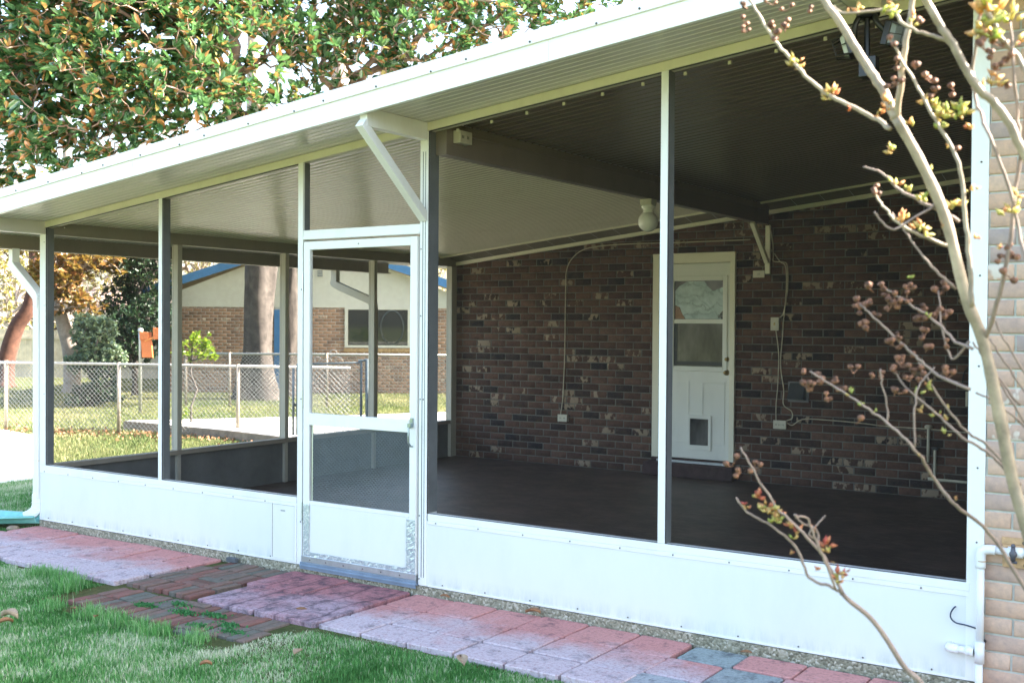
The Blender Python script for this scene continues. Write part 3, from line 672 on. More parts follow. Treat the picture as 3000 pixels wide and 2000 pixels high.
hd = pb('handle', MB().box(3.775, 3.797, -.022, -.012, .955, 1.005).tube([(3.787, -.02, .95), (3.787, -.045, .945), (3.789, -.052, .90), (3.789, -.050, .86), (3.79, -.03, .835), (3.79, -.012, .833)], .0055, 8)
        .obox((3.786, -.028, .962), (.012, 0, 0), (0, .016, 0), (0, 0, .012)), simple('latch_metal', (.30, .36, .36), .3, .8), .001, dr)
for z_ in (1.78, 1.02, .29): pb('hinge', B(2.866, 2.874, -.012, -.003, z_, z_+.12), M['alu'], 0, dr)
q = MB()
for xx, zz in ((2.866+.0, 1.83), (2.852, 1.79), (2.852, 1.08), (2.852, .28), (3.842, 1.12), (3.865, 1.12), (3.842, 2.02), (3.842, 1.62), (3.84, .42), (3.84, .04), (2.95, .045), (3.09, .045), (3.24, .045), (3.40, .045), (3.55, .045), (3.70, .045), (3.35, 2.07)):
    q.sphere((xx, -.0045 if not 2.88 < xx < 3.8 else -.0185 if zz < 1 else -.0125, zz), .0045, 8, 4)
pb('screw', q, M['screw'], 0, dr)
q = MB()
for zz in (.62, .95, 1.4, 1.8, 2.3): q.sphere((6.99, -.0045, zz), .0045, 8, 4)
for zz in (1.0, 1.7, 2.2): q.sphere((.04, -.0045, zz), .0035, 8, 4)
q.sphere((3.88, -.0045, 2.245), .005, 8, 4).sphere((3.875, -.0095, 2.70), .005, 8, 4).sphere((3.875, -.0095, 2.73), .005, 8, 4)
pb('screw', q, M['screw'], 0)

# ------------------------------------------------------------------ the brick house behind and beside the porch
house = thing('brick_house', 'brown brick house with white door that carries the screened porch', 'house', (0, 0, 0))
def hp(name, mb, m, bevel=0., par=None, smooth=False): return mb.build(name, m, par or house, bevel, smooth)
DX0, DX1, DZ1 = 2.66, 3.59, 2.33
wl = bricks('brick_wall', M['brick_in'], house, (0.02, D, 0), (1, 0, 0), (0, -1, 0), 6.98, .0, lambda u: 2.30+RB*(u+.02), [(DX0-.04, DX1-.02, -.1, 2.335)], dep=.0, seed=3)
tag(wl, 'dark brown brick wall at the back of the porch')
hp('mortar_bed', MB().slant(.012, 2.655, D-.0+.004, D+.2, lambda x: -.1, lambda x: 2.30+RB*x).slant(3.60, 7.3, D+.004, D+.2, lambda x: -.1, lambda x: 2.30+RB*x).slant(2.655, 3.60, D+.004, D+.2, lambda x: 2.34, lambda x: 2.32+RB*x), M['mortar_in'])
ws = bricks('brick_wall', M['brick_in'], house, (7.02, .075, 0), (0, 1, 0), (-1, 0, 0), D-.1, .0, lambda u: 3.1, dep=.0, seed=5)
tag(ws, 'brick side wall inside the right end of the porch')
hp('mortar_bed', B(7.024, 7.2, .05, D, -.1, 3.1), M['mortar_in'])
wr = bricks('brick_wall', M['brick_out'], house, (7.022, 0.0, 0), (1, 0, 0), (0, -1, 0), 4.9, -.009-.0775*2, lambda u: 3.045+RB*(u+.0), dep=.006, seed=11, L=.235)
tag(wr, 'tan brick front wall right of the porch')
hp('mortar_bed', B(7.024, 12, .0035, .049, -.3, 3.06), M['mortar'])
# house body so that light cannot leak, roof over it
hp('wall_core', MB().slant(.02, 12, D+.21, 14, lambda x: -.1, lambda x: 2.3+RB*min(x, 9)).slant(7.21, 12, .06, D+.2, lambda x: -.1, lambda x: 3.0), M['mortar'])
hp('roof', MB().slant(-.3, 12.5, 6.62, 14.5, lambda x: 2.45+RB*x, lambda x: 2.58+RB*x).slant(7.45, 11.2, -.555, 14, lambda x: 3.13+.44*(x-7.42), lambda x: 3.25+.44*(x-7.42)).slant(11.2, 15, -.555, 14, lambda x: 4.79-.44*(x-11.2), lambda x: 4.91-.44*(x-11.2)).add([(7.4, .06, 3.0), (15, .06, 3.0), (11.2, .06, 4.8)], [(0, 1, 2)]), M['shingle'])  # unseen steep right part and ridge shaped to shade the tree and lawn
# frieze and smooth soffit at the right
hp('frieze_board', MB().slant(7.024, 12, -.022, .002, lambda x: 2.985+RB*(x-7)*.0+.045*1, lambda x: ceil(x)-.002), M['trim'], .002)
sf = MB(); x_ = 6.425
while x_ < 11:
    x2 = x_+.292; sf.add([(x_+.004, -.545, ceil(x_)-.004), (x2-.004, -.545, ceil(x2)-.004), (x2-.004, -.012, ceil(x2)-.004), (x_+.004, -.012, ceil(x_)-.004)], [(0, 3, 2, 1)]); x_ = x2
so_ = hp('soffit', sf, M['soffit']); tag(so_, 'smooth grey soffit panels at the right front')
hp('soffit_gap', MB().add([(6.42, -.55, ceil(6.42)+.002), (11, -.55, ceil(11)+.002), (11, -.01, ceil(11)+.002), (6.42, -.01, ceil(6.42)+.002)], [(0, 3, 2, 1)]), M['dark'])
# rake soffit along the back wall with its two cream trims
s2 = MB()
for i in range(25):
    x0, x1 = .03+i*.28, .03+(i+1)*.28-.004
    if x1 > 7.0: x1 = 7.0
    if x0 < 7.0: s2.add([(x0, 5.11, 2.395+RB*x0), (x1, 5.11, 2.395+RB*x1), (x1, 5.43, 2.315+RB*x1), (x0, 5.43, 2.315+RB*x0)], [(0, 3, 2, 1)])
o = hp('soffit', s2, M['beam']); tag(o, 'narrow soffit along the back wall')
hp('soffit_trim', MB().slant(.0, 3.89, 5.085, 5.115, lambda x: 2.352+RB*x-.012, lambda x: 2.362+RB*x+.02).slant(3.98, 7.0, 5.085, 5.115, lambda x: 2.352+RB*x-.012, lambda x: 2.362+RB*x+.02), M['trim_in'], .002)
hp('soffit_trim', MB().slant(.0, 7.0, 5.40, 5.446, lambda x: 2.272+RB*x, lambda x: 2.312+RB*x), M['trim_in'], .002)
# back door
bd = hp('back_door', MB().box(2.745, 3.530, D-.005, D+.04, .19, 2.225), M['doorp'], .002); tag(bd, 'white back door with half window and pet flap')
yd = D-.005
hp('door_frame', MB().box(2.660, 2.742, D-.03, D+.05, .15, 2.335).box(3.533, 3.588, D-.03, D+.05, .15, 2.335).box(2.742, 3.533, D-.03, D+.05, 2.23, 2.334).box(2.66, 3.588, D-.035, D-.031, 2.30, 2.335), M['trim_in'], .003, bd)
wz0, wz1, wx0, wx1 = 1.155, 2.045, 2.905, 3.455
hp('window_frame', MB().box(wx0-.05, wx0, yd-.022, yd-.0005, wz0-.05, wz1+.05).box(wx1, wx1+.05, yd-.022, yd-.0005, wz0-.05, wz1+.05).box(wx0, wx1, yd-.022, yd-.0005, wz1, wz1+.05)
   .box(wx0, wx1, yd-.022, yd-.0005, wz0-.05, wz0).box(wx0, wx1, yd-.018, yd-.0005, 1.60, 1.645), M['doorp'], .004, bd)
hp('window_pane', B(wx0, wx1, yd-.004, yd-.001, wz0, 1.60), M['smoke'], 0, bd)
hp('window_pane', B(wx0, wx1, yd-.004, yd-.001, 1.645, wz1), M['smoke'], 0, bd)
hp('sash_bar', MB().box(wx0, wx0+.035, yd-.009, yd-.0045, wz0, 1.60).box(wx0+.035, wx1, yd-.009, yd-.0045, wz0+.012, wz0+.05), simple('sash_dark', (.02, .025, .03), .4), 0, bd)
def crumple(poly, y, seed):
    # a crinkled sheet filling an irregular outline: triangle fan of jittered rings
    r = np.random.default_rng(seed); P = np.array(poly); c = P.mean(0); V = [(c[0], y-.006, c[1])]; rings = 6; k = len(P); Fs = []
    for q_ in range(1, rings+1):
        for p in P: t = q_/rings; V.append((c[0]+(p[0]-c[0])*t, y-.001-r.uniform(0, .007)*(t < 1), c[1]+(p[1]-c[1])*t))
    for i in range(k): Fs.append((0, 1+i, 1+(i+1) % k))
    for q_ in range(rings-1):
        for i in range(k): a = 1+q_*k; Fs.append((a+i, a+k+i, a+k+(i+1) % k, a+(i+1) % k))
    return MB().add(V, Fs)
fx = lambda u, v: (wx0+(wx1-wx0)*(u-225)/660, wz1-(wz1-1.645)*(v-115)/560)
hp('window_film', crumple([fx(*p) for p in [(235, 260), (290, 190), (400, 125), (630, 122), (680, 200), (745, 265), (882, 210), (882, 400), (882, 545), (840, 600), (860, 672), (600, 672), (380, 672), (330, 590), (300, 500), (236, 470)]], yd-.0055, 2), M['film'], 0, bd)
hp('window_film', crumple([fx(*p) for p in [(236, 478), (285, 490), (318, 560), (370, 668), (236, 668)]], yd-.0055, 5), M['skin'], 0, bd)
stk = hp('window_sticker', B(fx(822, 0)[0], fx(882, 0)[0], yd-.016, yd-.0145, fx(0, 655)[1], fx(0, 612)[1]), M['ink'], 0, bd)
def text_obj(body, size, loc, m, parent, name):
    cu = bpy.data.curves.new(name, 'FONT'); cu.body = body; cu.size = size; cu.extrude = .0004; cu.align_x = 'CENTER'; cu.align_y = 'CENTER'
    t = bpy.data.objects.new(name, cu); COL.objects.link(t); bpy.context.view_layer.update()
    me = bpy.data.meshes.new_from_object(t.evaluated_get(bpy.context.evaluated_depsgraph_get())); bpy.data.objects.remove(t)
    me.materials.clear(); me.materials.append(m)
    me.transform(Matrix.Translation(Vector(loc)) @ Matrix.Rotation(pi/2, 4, 'X'))
    o = bpy.data.objects.new(name, me); COL.objects.link(o); o.parent = parent; return o
text_obj('ADT', .026, ((fx(822, 0)[0]+fx(882, 0)[0])/2, yd-.0168, (fx(0, 655)[1]+fx(0, 612)[1])/2), M['paper'], bd, 'sticker_lettering')
pn = MB()
for xa, xb in ((2.80, 3.08), (3.22, 3.48)):
    for z0_, z1_ in ((.35, 1.0),):
        pn.box(xa, xb, yd-.006, yd-.0005, z0_, z0_+.018).box(xa, xb, yd-.006, yd-.0005, z1_-.018, z1_).box(xa, xa+.018, yd-.0055, yd-.0005, z0_+.018, z1_-.018).box(xb-.018, xb, yd-.0055, yd-.0005, z0_+.018, z1_-.018)
hp('door_panel_molding', pn, M['doorp'], .002, bd)
hp('pet_flap', MB().box(3.065, 3.335, yd-.016, yd-.007, .285, .335).box(3.065, 3.335, yd-.016, yd-.007, .61, .65).box(3.065, 3.098, yd-.016, yd-.007, .335, .61).box(3.302, 3.335, yd-.016, yd-.007, .335, .61), M['doorp'], .003, bd)
hp('flap', B(3.099, 3.301, yd-.012, yd-.008, .336, .609), M['smoke'], .0, bd)
for zz, rr in ((1.10, .026), (1.235, .022)):
    hp('door_knob' if zz < 1.2 else 'deadbolt', MB().tube([(3.497, yd-.001, zz), (3.497, yd-.012, zz)], .03 if rr > .025 else .027, 14).sphere((3.497, yd-.035 if rr > .025 else yd-.016, zz), rr*.85, 12, 8), M['brass'], 0, bd, True)
hp('door_step', MB().box(2.62, 3.63, D-.16, D-.012, .004, .145).box(2.66, 3.59, D-.045, D+.0, .146, .186), M['step'], .01)
hp('door_sill', B(2.742, 3.533, D-.075, D-.046, .146, .17), M['alu'], .001)

# ------------------------------------------------------------------ fittings on the walls (each its own thing)
def tubething(name, pts, r, m, label, cat, nn=8, group=None):
    return tag(MB().tube(pts, r, nn).build(name, m, None, 0, True), label, cat, group)
def sm(pts, k=6):      # catmull-rom smoothing of a polyline
    P = [np.array(p, float) for p in pts]; P = [2*P[0]-P[1]]+P+[2*P[-1]-P[-2]]; out = []
    for i in range(1, len(P)-2):
        for t in np.linspace(0, 1, k, endpoint=False):
            a, b, c, d = P[i-1], P[i], P[i+1], P[i+2]
            out.append(.5*((2*b)+(-a+c)*t+(2*a-5*b+4*c-d)*t*t+(-a+3*b-3*c+d)*t**3))
    out.append(P[-2]); return out
yw = D-.012
tubething('cable', sm([(3.74, yw, 2.45), (3.0, yw, 2.45), (2.3, yw, 2.455), (1.95, yw, 2.44), (1.76, yw, 2.40), (1.63, yw, 2.30), (1.575, yw, 2.18), (1.565, yw, 2.0), (1.56, yw, 1.3), (1.548, yw, .95), (1.535, yw, .72), (1.51, yw, .575)]), .006, M['cable'], 'thin painted cable curving over the brick left of the door', 'cable')
def boxthing(name, x, z, w_, h_, dp, m, label, cat, slots=None, switch=False, y=D-.003):
    t = thing(name, label, cat, (x, y, z))
    MB().box(x-w_/2, x+w_/2, y-dp, y, z-h_/2, z+h_/2).build('box', m, t, .003)
    MB().box(x-w_/2-.003, x+w_/2+.003, y-dp-.003, y-dp, z-h_/2-.003, z+h_/2+.003).build('cover_plate', m, t, .001)
    if slots:
        q = MB()
        for sx in slots:
            q.box(x+sx-.008, x+sx-.005, y-dp-.0045, y-dp-.0032, z-.008, z+.008).box(x+sx+.005, x+sx+.008, y-dp-.0045, y-dp-.0032, z-.008, z+.008)
        q.build('outlet_slot', M['black'], t)
    if switch: MB().obox((x, y-dp-.01, z), (.005, 0, 0), (0, .009, .003), (0, .0, .011)).build('toggle', M['brass'], t)
    return t
boxthing('outlet_box', 1.555, .535, .115, .075, .045, M['box'], 'small ivory outlet box on the brick below the curving cable', 'outlet', slots=(-.025, .025))
boxthing('switch_box', 4.02, 1.60, .078, .125, .045, M['box'], 'ivory light switch box on the brick right of the door', 'switch', switch=True)
ob = boxthing('outlet_box', 4.08, .60, .125, .078, .045, M['box'], 'outlet box low on the brick right of the door under two cables', 'outlet', slots=(-.035, 0, .035))
boxthing('cover_box', 5.87, .93, .09, .13, .04, M['box'], 'blank ivory box at the far right of the back wall', 'electrical box')
boxthing('junction_plate', 3.835, 2.10, .115, .065, .012, M['trim'], 'blank cream plate on the brick below the beam brace', 'plate', slots=(0,))
tubething('cable', sm([(4.0, 5.29, 2.575), (4.0, 5.38, 2.40), (3.985, yw, 2.28), (3.99, yw, 2.225), (4.09, yw, 2.215), (4.13, yw, 2.17), (4.135, yw, 1.95), (4.10, yw, 1.72), (4.055, yw, 1.66)]), .006, M['cable'], 'pale cable from the beam down to the switch box', 'cable')
tubething('cable', sm([(4.0, yw-.013, 2.30), (4.06, yw-.013, 2.22), (4.12, yw-.013, 2.16), (4.125, yw-.013, 1.9), (4.10, yw-.013, 1.62), (4.095, yw-.013, 1.5), (4.075, yw-.013, 1.2), (4.11, yw-.013, .95), (4.11, yw-.013, .80), (4.19, yw-.013, .74), (4.20, yw-.013, .67), (4.14, yw-.013, .64)]), .0055, M['cable'], 'pale cable running past the switch box to the lower outlet', 'cable')
tubething('cable', sm([(4.02, yw, 1.535), (4.05, yw, 1.3), (4.045, yw, 1.0), (4.03, yw, .8), (4.03, yw, .64)]), .0055, M['cable'], 'short pale cable between the switch box and the lower outlet', 'cable')
tubething('cable', sm([(4.145, yw, .615), (4.2, yw, .60), (4.28, yw, .655), (4.4, yw, .67), (4.8, yw, .66), (5.1, yw, .64), (5.48, yw, .635), (5.9, yw, .62)]), .005, M['cable'], 'pale cable running right from the low outlet across the brick', 'cable')
tubething('cable', sm([(5.86, yw, .99), (5.79, yw, 1.06), (5.82, yw, 1.2), (5.95, yw, 1.3)]), .005, M['blackc'], 'black cable looping above the blank box', 'cable')
# dryer vent hood
t = thing('dryer_vent', 'square dark metal vent hood on the brick right of the door', 'vent', (4.24, D, .93))
MB().box(4.15, 4.36, D-.012, D-.003, .83, 1.03).build('vent_flange', simple('vent_flange', (.16, .16, .16), .5, .4), t, .001)
MB().add([(4.17, D-.013, 1.02), (4.33, D-.013, 1.02), (4.33, D-.03, .995), (4.17, D-.03, .995), (4.17, D-.013, .85), (4.33, D-.013, .85), (4.33, D-.10, .86), (4.17, D-.10, .86)],
         [(0, 1, 2, 3), (3, 2, 6, 7), (0, 3, 7, 4), (1, 5, 6, 2), (4, 7, 6, 5)]).build('hood', simple('vent_hood', (.11, .12, .13), .35, .5), t, .002)
# capped pvc and condensate pipe
t = thing('capped_pipe', 'upright ivory pipe with round cap on the back wall', 'pipe', (5.50, D-.03, .35))
MB().tube([(5.50, D-.03, .33), (5.50, D-.03, .655)], .014, 12).build('pipe', M['box'], t, 0, True); MB().tube([(5.50, D-.03, .645), (5.50, D-.03, .665), (5.50, D-.03, .675)], [.034, .034, .022], 14).build('cap', M['box'], t, 0, True)
t = thing('drain_pipe', 'ivory pipe bending along the base of the back wall', 'pipe', (5.56, D-.03, .2))
MB().tube(sm([(5.56, D-.03, .45), (5.56, D-.03, .24), (5.565, D-.03, .19), (5.60, D-.03, .175), (6.9, D-.03, .17)], 4), .013, 10).build('pipe', M['box'], t, 0, True)
MB().box(5.54, 5.585, D-.05, D-.004, .45, .47).build('pipe_clip', M['dark'], t)
# bracket under the beam at the back wall (house side)
bb = MB().obox((3.93, D-.24, 2.40), (.022, 0, 0), np.array([0, -.20, .185]), np.array([0, .014, .015])).box(3.905, 3.955, D-.03, D-.004, 2.10, 2.583)
tag(bb.build('beam_brace', M['trim_in'], porch, .002), 'pale brace between beam and brick wall')
# globe lamp
gl = thing('globe_lamp', 'round milk glass globe lamp hanging beside the main beam', 'lamp', (3.945, 2.77, 2.585))
MB().box(3.895, 3.995, 2.72, 2.82, 2.535, 2.583).build('ceiling_box', M['box'], gl, .004)
MB().tube([(3.945, 2.77, 2.535), (3.945, 2.77, 2.52), (3.945, 2.77, 2.505), (3.945, 2.77, 2.49), (3.945, 2.77, 2.475)], [.058, .058, .042, .04, .045], 24).build('lamp_base', M['glob'], gl, 0, True)
MB().sphere((3.945, 2.77, 2.405), .082, 28, 18).build('globe', M['glob'], gl, 0, True)
# outlet box on the beam near the post
t = thing('outlet_box', 'ivory duplex outlet box on the front end of the main beam', 'outlet', (3.99, .2, 2.69))
MB().box(3.976, 4.03, .13, .25, 2.66, 2.735).build('box', M['box'], t, .003)
q = MB()
for yy in (.165, .215): q.box(4.0302, 4.0315, yy-.015, yy-.011, 2.688, 2.706).box(4.0302, 4.0315, yy-.003, yy+.001, 2.688, 2.706)
q.build('outlet_slot', M['black'], t)

# floodlight fixture under the soffit
fl = thing('flood_light', 'black twin floodlight with wire guards and sensor under the roof edge', 'floodlight', (6.52, -.16, 3.0))
X0, Y0, Z0 = 6.53, -.15, ceil(6.53)-.006
MB().tube([(X0, Y0, Z0), (X0, Y0, Z0-.05)], .056, 24).build('mounting_box', M['box'], fl, .002)
MB().tube([(X0, Y0, Z0-.051), (X0, Y0, Z0-.073), (X0, Y0, Z0-.086)], [.052, .052, .04], 20).build('cover', M['black'], fl, 0, True)
def head(dx, dz, lens, sgn):
    c = np.array([X0+dx, Y0-.02, Z0-.20+dz]); ax = np.array([sgn*.93, -.25, -.27]); ax /= np.linalg.norm(ax)
    s1 = np.cross(ax, [0, 0, 1.]); s1 /= np.linalg.norm(s1); s2 = np.cross(s1, ax)
    h_ = MB().obox(c, s1*.062, s2*.052, ax*.016).build('lamp_head', M['black'], fl, .004)
    MB().add([c+ax*.017+s1*a*.055+s2*b_*.046 for a, b_ in ((-1, -1), (1, -1), (1, 1), (-1, 1))]+[c+ax*.035+s1*a*.042+s2*b_*.036 for a, b_ in ((-1, -1), (1, -1), (1, 1), (-1, 1))],
             [(4, 5, 6, 7), (0, 1, 5, 4), (1, 2, 6, 5), (2, 3, 7, 6), (3, 0, 4, 7)]).build('lens', lens, h_)
    gd = MB()
    for a in (-1, 0, 1):
        gd.tube([c+ax*.018+s1*a*.055-s2*.05, c+ax*.07+s1*a*.04-s2*.036, c+ax*.07+s1*a*.04+s2*.036, c+ax*.018+s1*a*.055+s2*.05], .0022, 5)
        gd.tube([c+ax*.018+s2*a*.046-s1*.06, c+ax*.071+s2*a*.034-s1*.045, c+ax*.071+s2*a*.034+s1*.045, c+ax*.018+s2*a*.046+s1*.06], .0022, 5)
    gd.build('wire_guard', M['black'], h_)
    MB().tube(sm([(X0+sgn*.035, Y0-.02, Z0-.08), (X0+sgn*.05, Y0-.03, Z0-.12), c-ax*.02], 5), .013, 8).build('arm', M['black'], fl, 0, True)
head(-.075, 0., M['lens'], -1); head(.115, 0.02, M['lens2'], 1)
MB().tube([(X0-.005, Y0, Z0-.08), (X0+.0, Y0-.01, Z0-.27)], .014, 8).obox((X0+.01, Y0-.015, Z0-.31), (.038, 0, 0), (0, .03, 0), (0, 0, .045)).build('motion_sensor', M['black'], fl, .003)

# pvc pipes, valve and board at the right
pp = thing('water_pipe', 'white plastic water pipe with elbow and valve by the brick corner', 'pipe', (7.01, -.03, 0))
yp = -.035
MB().tube([(7.012, yp, -.1), (7.012, yp, .12)], .0165, 16).build('pipe', M['pvc'], pp, 0, True)
MB().tube([(7.014, yp, .15), (7.014, yp, .56)], .0165, 16).build('pipe', M['pvc'], pp, 0, True)
MB().tube([(7.013, yp, .095), (7.013, yp, .19)], .0215, 16).tube([(6.99, yp, .142), (6.955, yp, .142)], .0215, 16).build('tee', M['pvc'], pp, 0, True)
MB().tube([(6.99, yp, .142), (6.90, yp, .142)], .0165, 16).tube([(6.925, yp, .142), (6.895, yp, .142), (6.886, yp+.008, .142), (6.886, yp+.034, .142)], .0205, 14).build('stub', M['pvc'], pp, 0, True)
MB().tube(sm([(7.014, yp, .515), (7.014, yp, .57), (7.022, yp, .592), (7.046, yp, .6), (7.075, yp, .6)], 4), .0215, 16).build('elbow', M['pvc'], pp, 0, True)
MB().tube([(7.07, yp, .6), (7.9, yp, .6)], .0165, 16).build('pipe', M['pvc'], pp, 0, True)
MB().tube([(7.016, yp, .545), (7.016, yp, .549)], .0223, 16).build('glue_ring', simple('primer_brown', (.45, .28, .14), .5), pp)
vv = MB().tube([(7.125, yp, .6), (7.185, yp, .6)], .0235, 16).build('valve', M['pvc'], pp, 0, True)
MB().sphere((7.150, yp-.028, .596), .017, 12, 8).tube([(7.150, yp-.03, .628), (7.150, yp-.034, .598), (7.150, yp-.03, .566)], [.008, .012, .010], 10).sphere((7.150, yp-.03, .632), .010, 10, 6).obox((7.148, yp-.03, .562), (.018, 0, 0), (0, .006, 0), (0, 0, .005)).build('valve_handle', simple('valve_grey', (.10, .10, .12), .5, .3), vv, 0, True)
MB().tube([(7.22, yp, .6), (7.25, yp, .6)], .0215, 16).build('coupling', M['pvc'], pp, 0, True)
wb = thing('wooden_board', 'small pine board bolted to the brick behind the water valve', 'board', (7.13, -.014, .55))
MB().box(7.095, 7.30, -.0205, -.0065, .63, .66).box(7.10, 7.30, -.0205, -.0065, .53, .629).build('plank', M['wood'], wb, .002)
q = MB().tube([(7.187, -.0205, .642), (7.187, -.026, .642)], .0085, 8).tube([(7.193, -.0205, .545), (7.193, -.026, .545)], .0085, 8); q.build('bolt', M['screw'], wb)
tubething('cable', sm([(6.905, -.004, .322), (6.90, -.016, .318), (6.888, -.018, .295), (6.889, -.018, .272), (6.91, -.018, .254), (6.95, -.018, .250), (6.985, -.018, .244), (6.998, -.012, .24)]), .0032, simple('navy_cable', (.01, .02, .06), .5), 'short dark blue cable curling out of the kick panel', 'cable')
tubething('hose_bib', [(7.02, -.012, .195), (7.035, -.03, .193)], .007, M['black'], 'tiny black plug beside the water pipe at the brick', 'plug')

# downspouts
dsp = thing('downspout', 'white downspout bending in to the front left corner post', 'downspout', (-.065, .0, 0))
P1 = sm([(-.60, .14, 2.18), (-.60, .14, 2.08), (-.58, .135, 2.03), (-.13, .035, 1.80), (-.075, .02, 1.75), (-.068, .018, 1.68)], 5)
MB().rtube(P1, .030, .040, (.2, 1, 0)).build('offset', M['white'], dsp, .004)
MB().rtube([(-.067, .018, 1.70), (-.067, .018, .16)], .029, .038, (0, 1, 0)).build('pipe', M['white'], dsp, .006)
E_ = [(-.067, .018, .20), (-.067, .018, .12), (-.075, .012, .075), (-.10, -.012, .04), (-.145, -.045, .012)]
MB().rtube(sm(E_, 4), .032, .041, (.6, -1, 0)).build('bottom_elbow', M['white'], dsp, .004)
q = MB()
for i in range(6):
    c = sm(E_, 6)[5+i*3]; q.rtube([c+np.array([0, 0, .0035]), c-np.array([0, 0, .0035])], .0345, .0435, (.6, -1, 0))
q.build('elbow_crimp', M['white'], dsp, .002)
MB().rtube([(-.067, .018, .47), (-.067, .018, .462)], .0305, .0395, (0, 1, 0)).build('seam', M['trim'], dsp)
ds2 = thing('downspout', 'beige downspout bending behind the left side wall of the porch', 'downspout', (-.1, 4.08, 0))
P2 = sm([(-.655, 4.08, 2.18), (-.655, 4.08, 2.07), (-.63, 4.08, 2.01), (-.16, 4.09, 1.84), (-.105, 4.09, 1.79), (-.09, 4.09, 1.70)], 5)
MB().rtube(P2, .03, .04, (0, 1, 0)).build('offset', M['sidepost'], ds2, .004); MB().rtube([(-.09, 4.09, 1.72), (-.09, 4.09, 0)], .029, .038, (0, 1, 0)).build('pipe', M['sidepost'], ds2, .004)
# splash block: tray with flared sides
sb = MB(); L_ = [(0, .09, .03), (.2, .11, .02), (.45, .16, .01), (.62, .2, .004)]
V = []
dirv = np.array([-.93, -.36]); nv = np.array([-dirv[1], dirv[0]]); o0 = np.array([-.03, .02])
for (l, wd, zz) in L_:
    c = o0+dirv*l
    for s_, h_ in ((-1.25, .055), (-1.0, .06), (-.8, .012), (-.35, 0), (.35, 0), (.8, .012), (1.0, .06), (1.25, .055)): p = c+nv*wd*s_; V.append((p[0], p[1], -.065+zz+h_))
Fs = [(i*8+j, i*8+j+1, i*8+9+j, i*8+8+j) for i in range(3) for j in range(7)]
o = sb.add(V, Fs).build('splash_block', M['green_pl'], None, 0, True); md = o.modifiers.new('s', 'SOLIDIFY'); md.thickness = .014; o.modifiers.new('b', 'BEVEL').width = .004
tag(o, 'pale green plastic splash block under the front downspout', 'splash block')
tag(MB().sphere((-.12, -.17, -.06), .05, 14, 8, .5).build('stone', simple('river_stone', (.34, .24, .17), .6, 0, .3, 20), None, 0, True), 'flat brown stone beside the green splash block', 'stone')

# ------------------------------------------------------------------ fallen leaves
def dead_leaf(x, y, z, s, rz, m, label, curl=.35):
    s *= .8; curl *= .6; V = []; F = []
    for i in range(9):
        t = i/8; wdt = sin(pi*min(1, t*1.02+.01))**.7*.26
        for j, a in enumerate((-1, -.5, 0, .5, 1)): V.append((s*(t-.5), s*wdt*a, s*(curl*.35*a*a+.12*sin(t*3.1)*curl*2)+random.uniform(0, .02)*s))
    for i in range(8):
        for j in range(4): F.append((i*5+j, i*5+j+1, i*5+6+j, i*5+5+j))
    o = MB().add(V, F).build('fallen_leaf', m, None, 0, True); md = o.modifiers.new('s', 'SOLIDIFY'); md.thickness = .0008
    o.location = (x, y, z); o.rotation_euler = (random.uniform(-.15, .15), random.uniform(-.15, .15), rz); return tag(o, label, 'leaf', 'fallen leaves')
dead_leaf(2.47, -1.80, -.025, .14, .3, M['deadpale'], 'large curled tan leaf on the grass at the lower left', 1.3)
dead_leaf(2.52, -1.85, -.03, .10, 1.5, M['deadleaf'], 'brown leaf tucked against the large tan leaf on the grass', 1.)
dead_leaf(4.17, -1.35, -.028, .11, 1.9, M['deadpale'], 'pale leaf on the grass before the door', .6)
dead_leaf(4.90, -1.0, -.03, .13, 2.4, M['deadpale'], 'pale leaf on the grass beside the pink pavers', .7)
dead_leaf(4.69, -.055, -.03, .12, .1, M['deadleaf'], 'rust brown leaf lying against the concrete edge', .8)
dead_leaf(4.07, -.05, -.03, .07, .4, M['deadleaf'], 'small rust leaf at the concrete edge right of the door', .8)
dead_leaf(3.95, -1.73, -.032, .07, .9, M['deadleaf'], 'dark curled leaf in the lower grass', 1.2)
dead_leaf(2.56, -1.47, -.03, .06, .2, M['deadleaf'], 'small brown leaf near the brick patch', .8)
dead_leaf(2.80, -1.50, -.03, .07, 2.2, M['deadleaf'], 'reddish leaf right of the small brown leaf on the grass', .7)
dead_leaf(3.55, -.70, -.043, .08, .5, M['deadleaf'], 'narrow brown leaf on the dark maroon pavers', .3)
dead_leaf(5.93, -.03, -.045, .07, .2, M['deadleaf'], 'small dry leaf by the wall on the grey paver', .5)
# litter in the far lawn: uncountable
k = 520; x = rng.uniform(-9, -2.9, k); y = 5.2+(x+7)*.30+rng.normal(0, .35, k); V, F = blades(np.stack([x, y, gz(x, y)+.03], 1), .035, .04, 1.5); c = np.repeat(rng.random(k), 5)
tag(npmesh('leaf_litter', V, F, M['deadleaf'], None, np.stack([c, c, c], 1)), 'scattered brown leaf litter along the wire fence', 'leaf litter', kind='stuff')

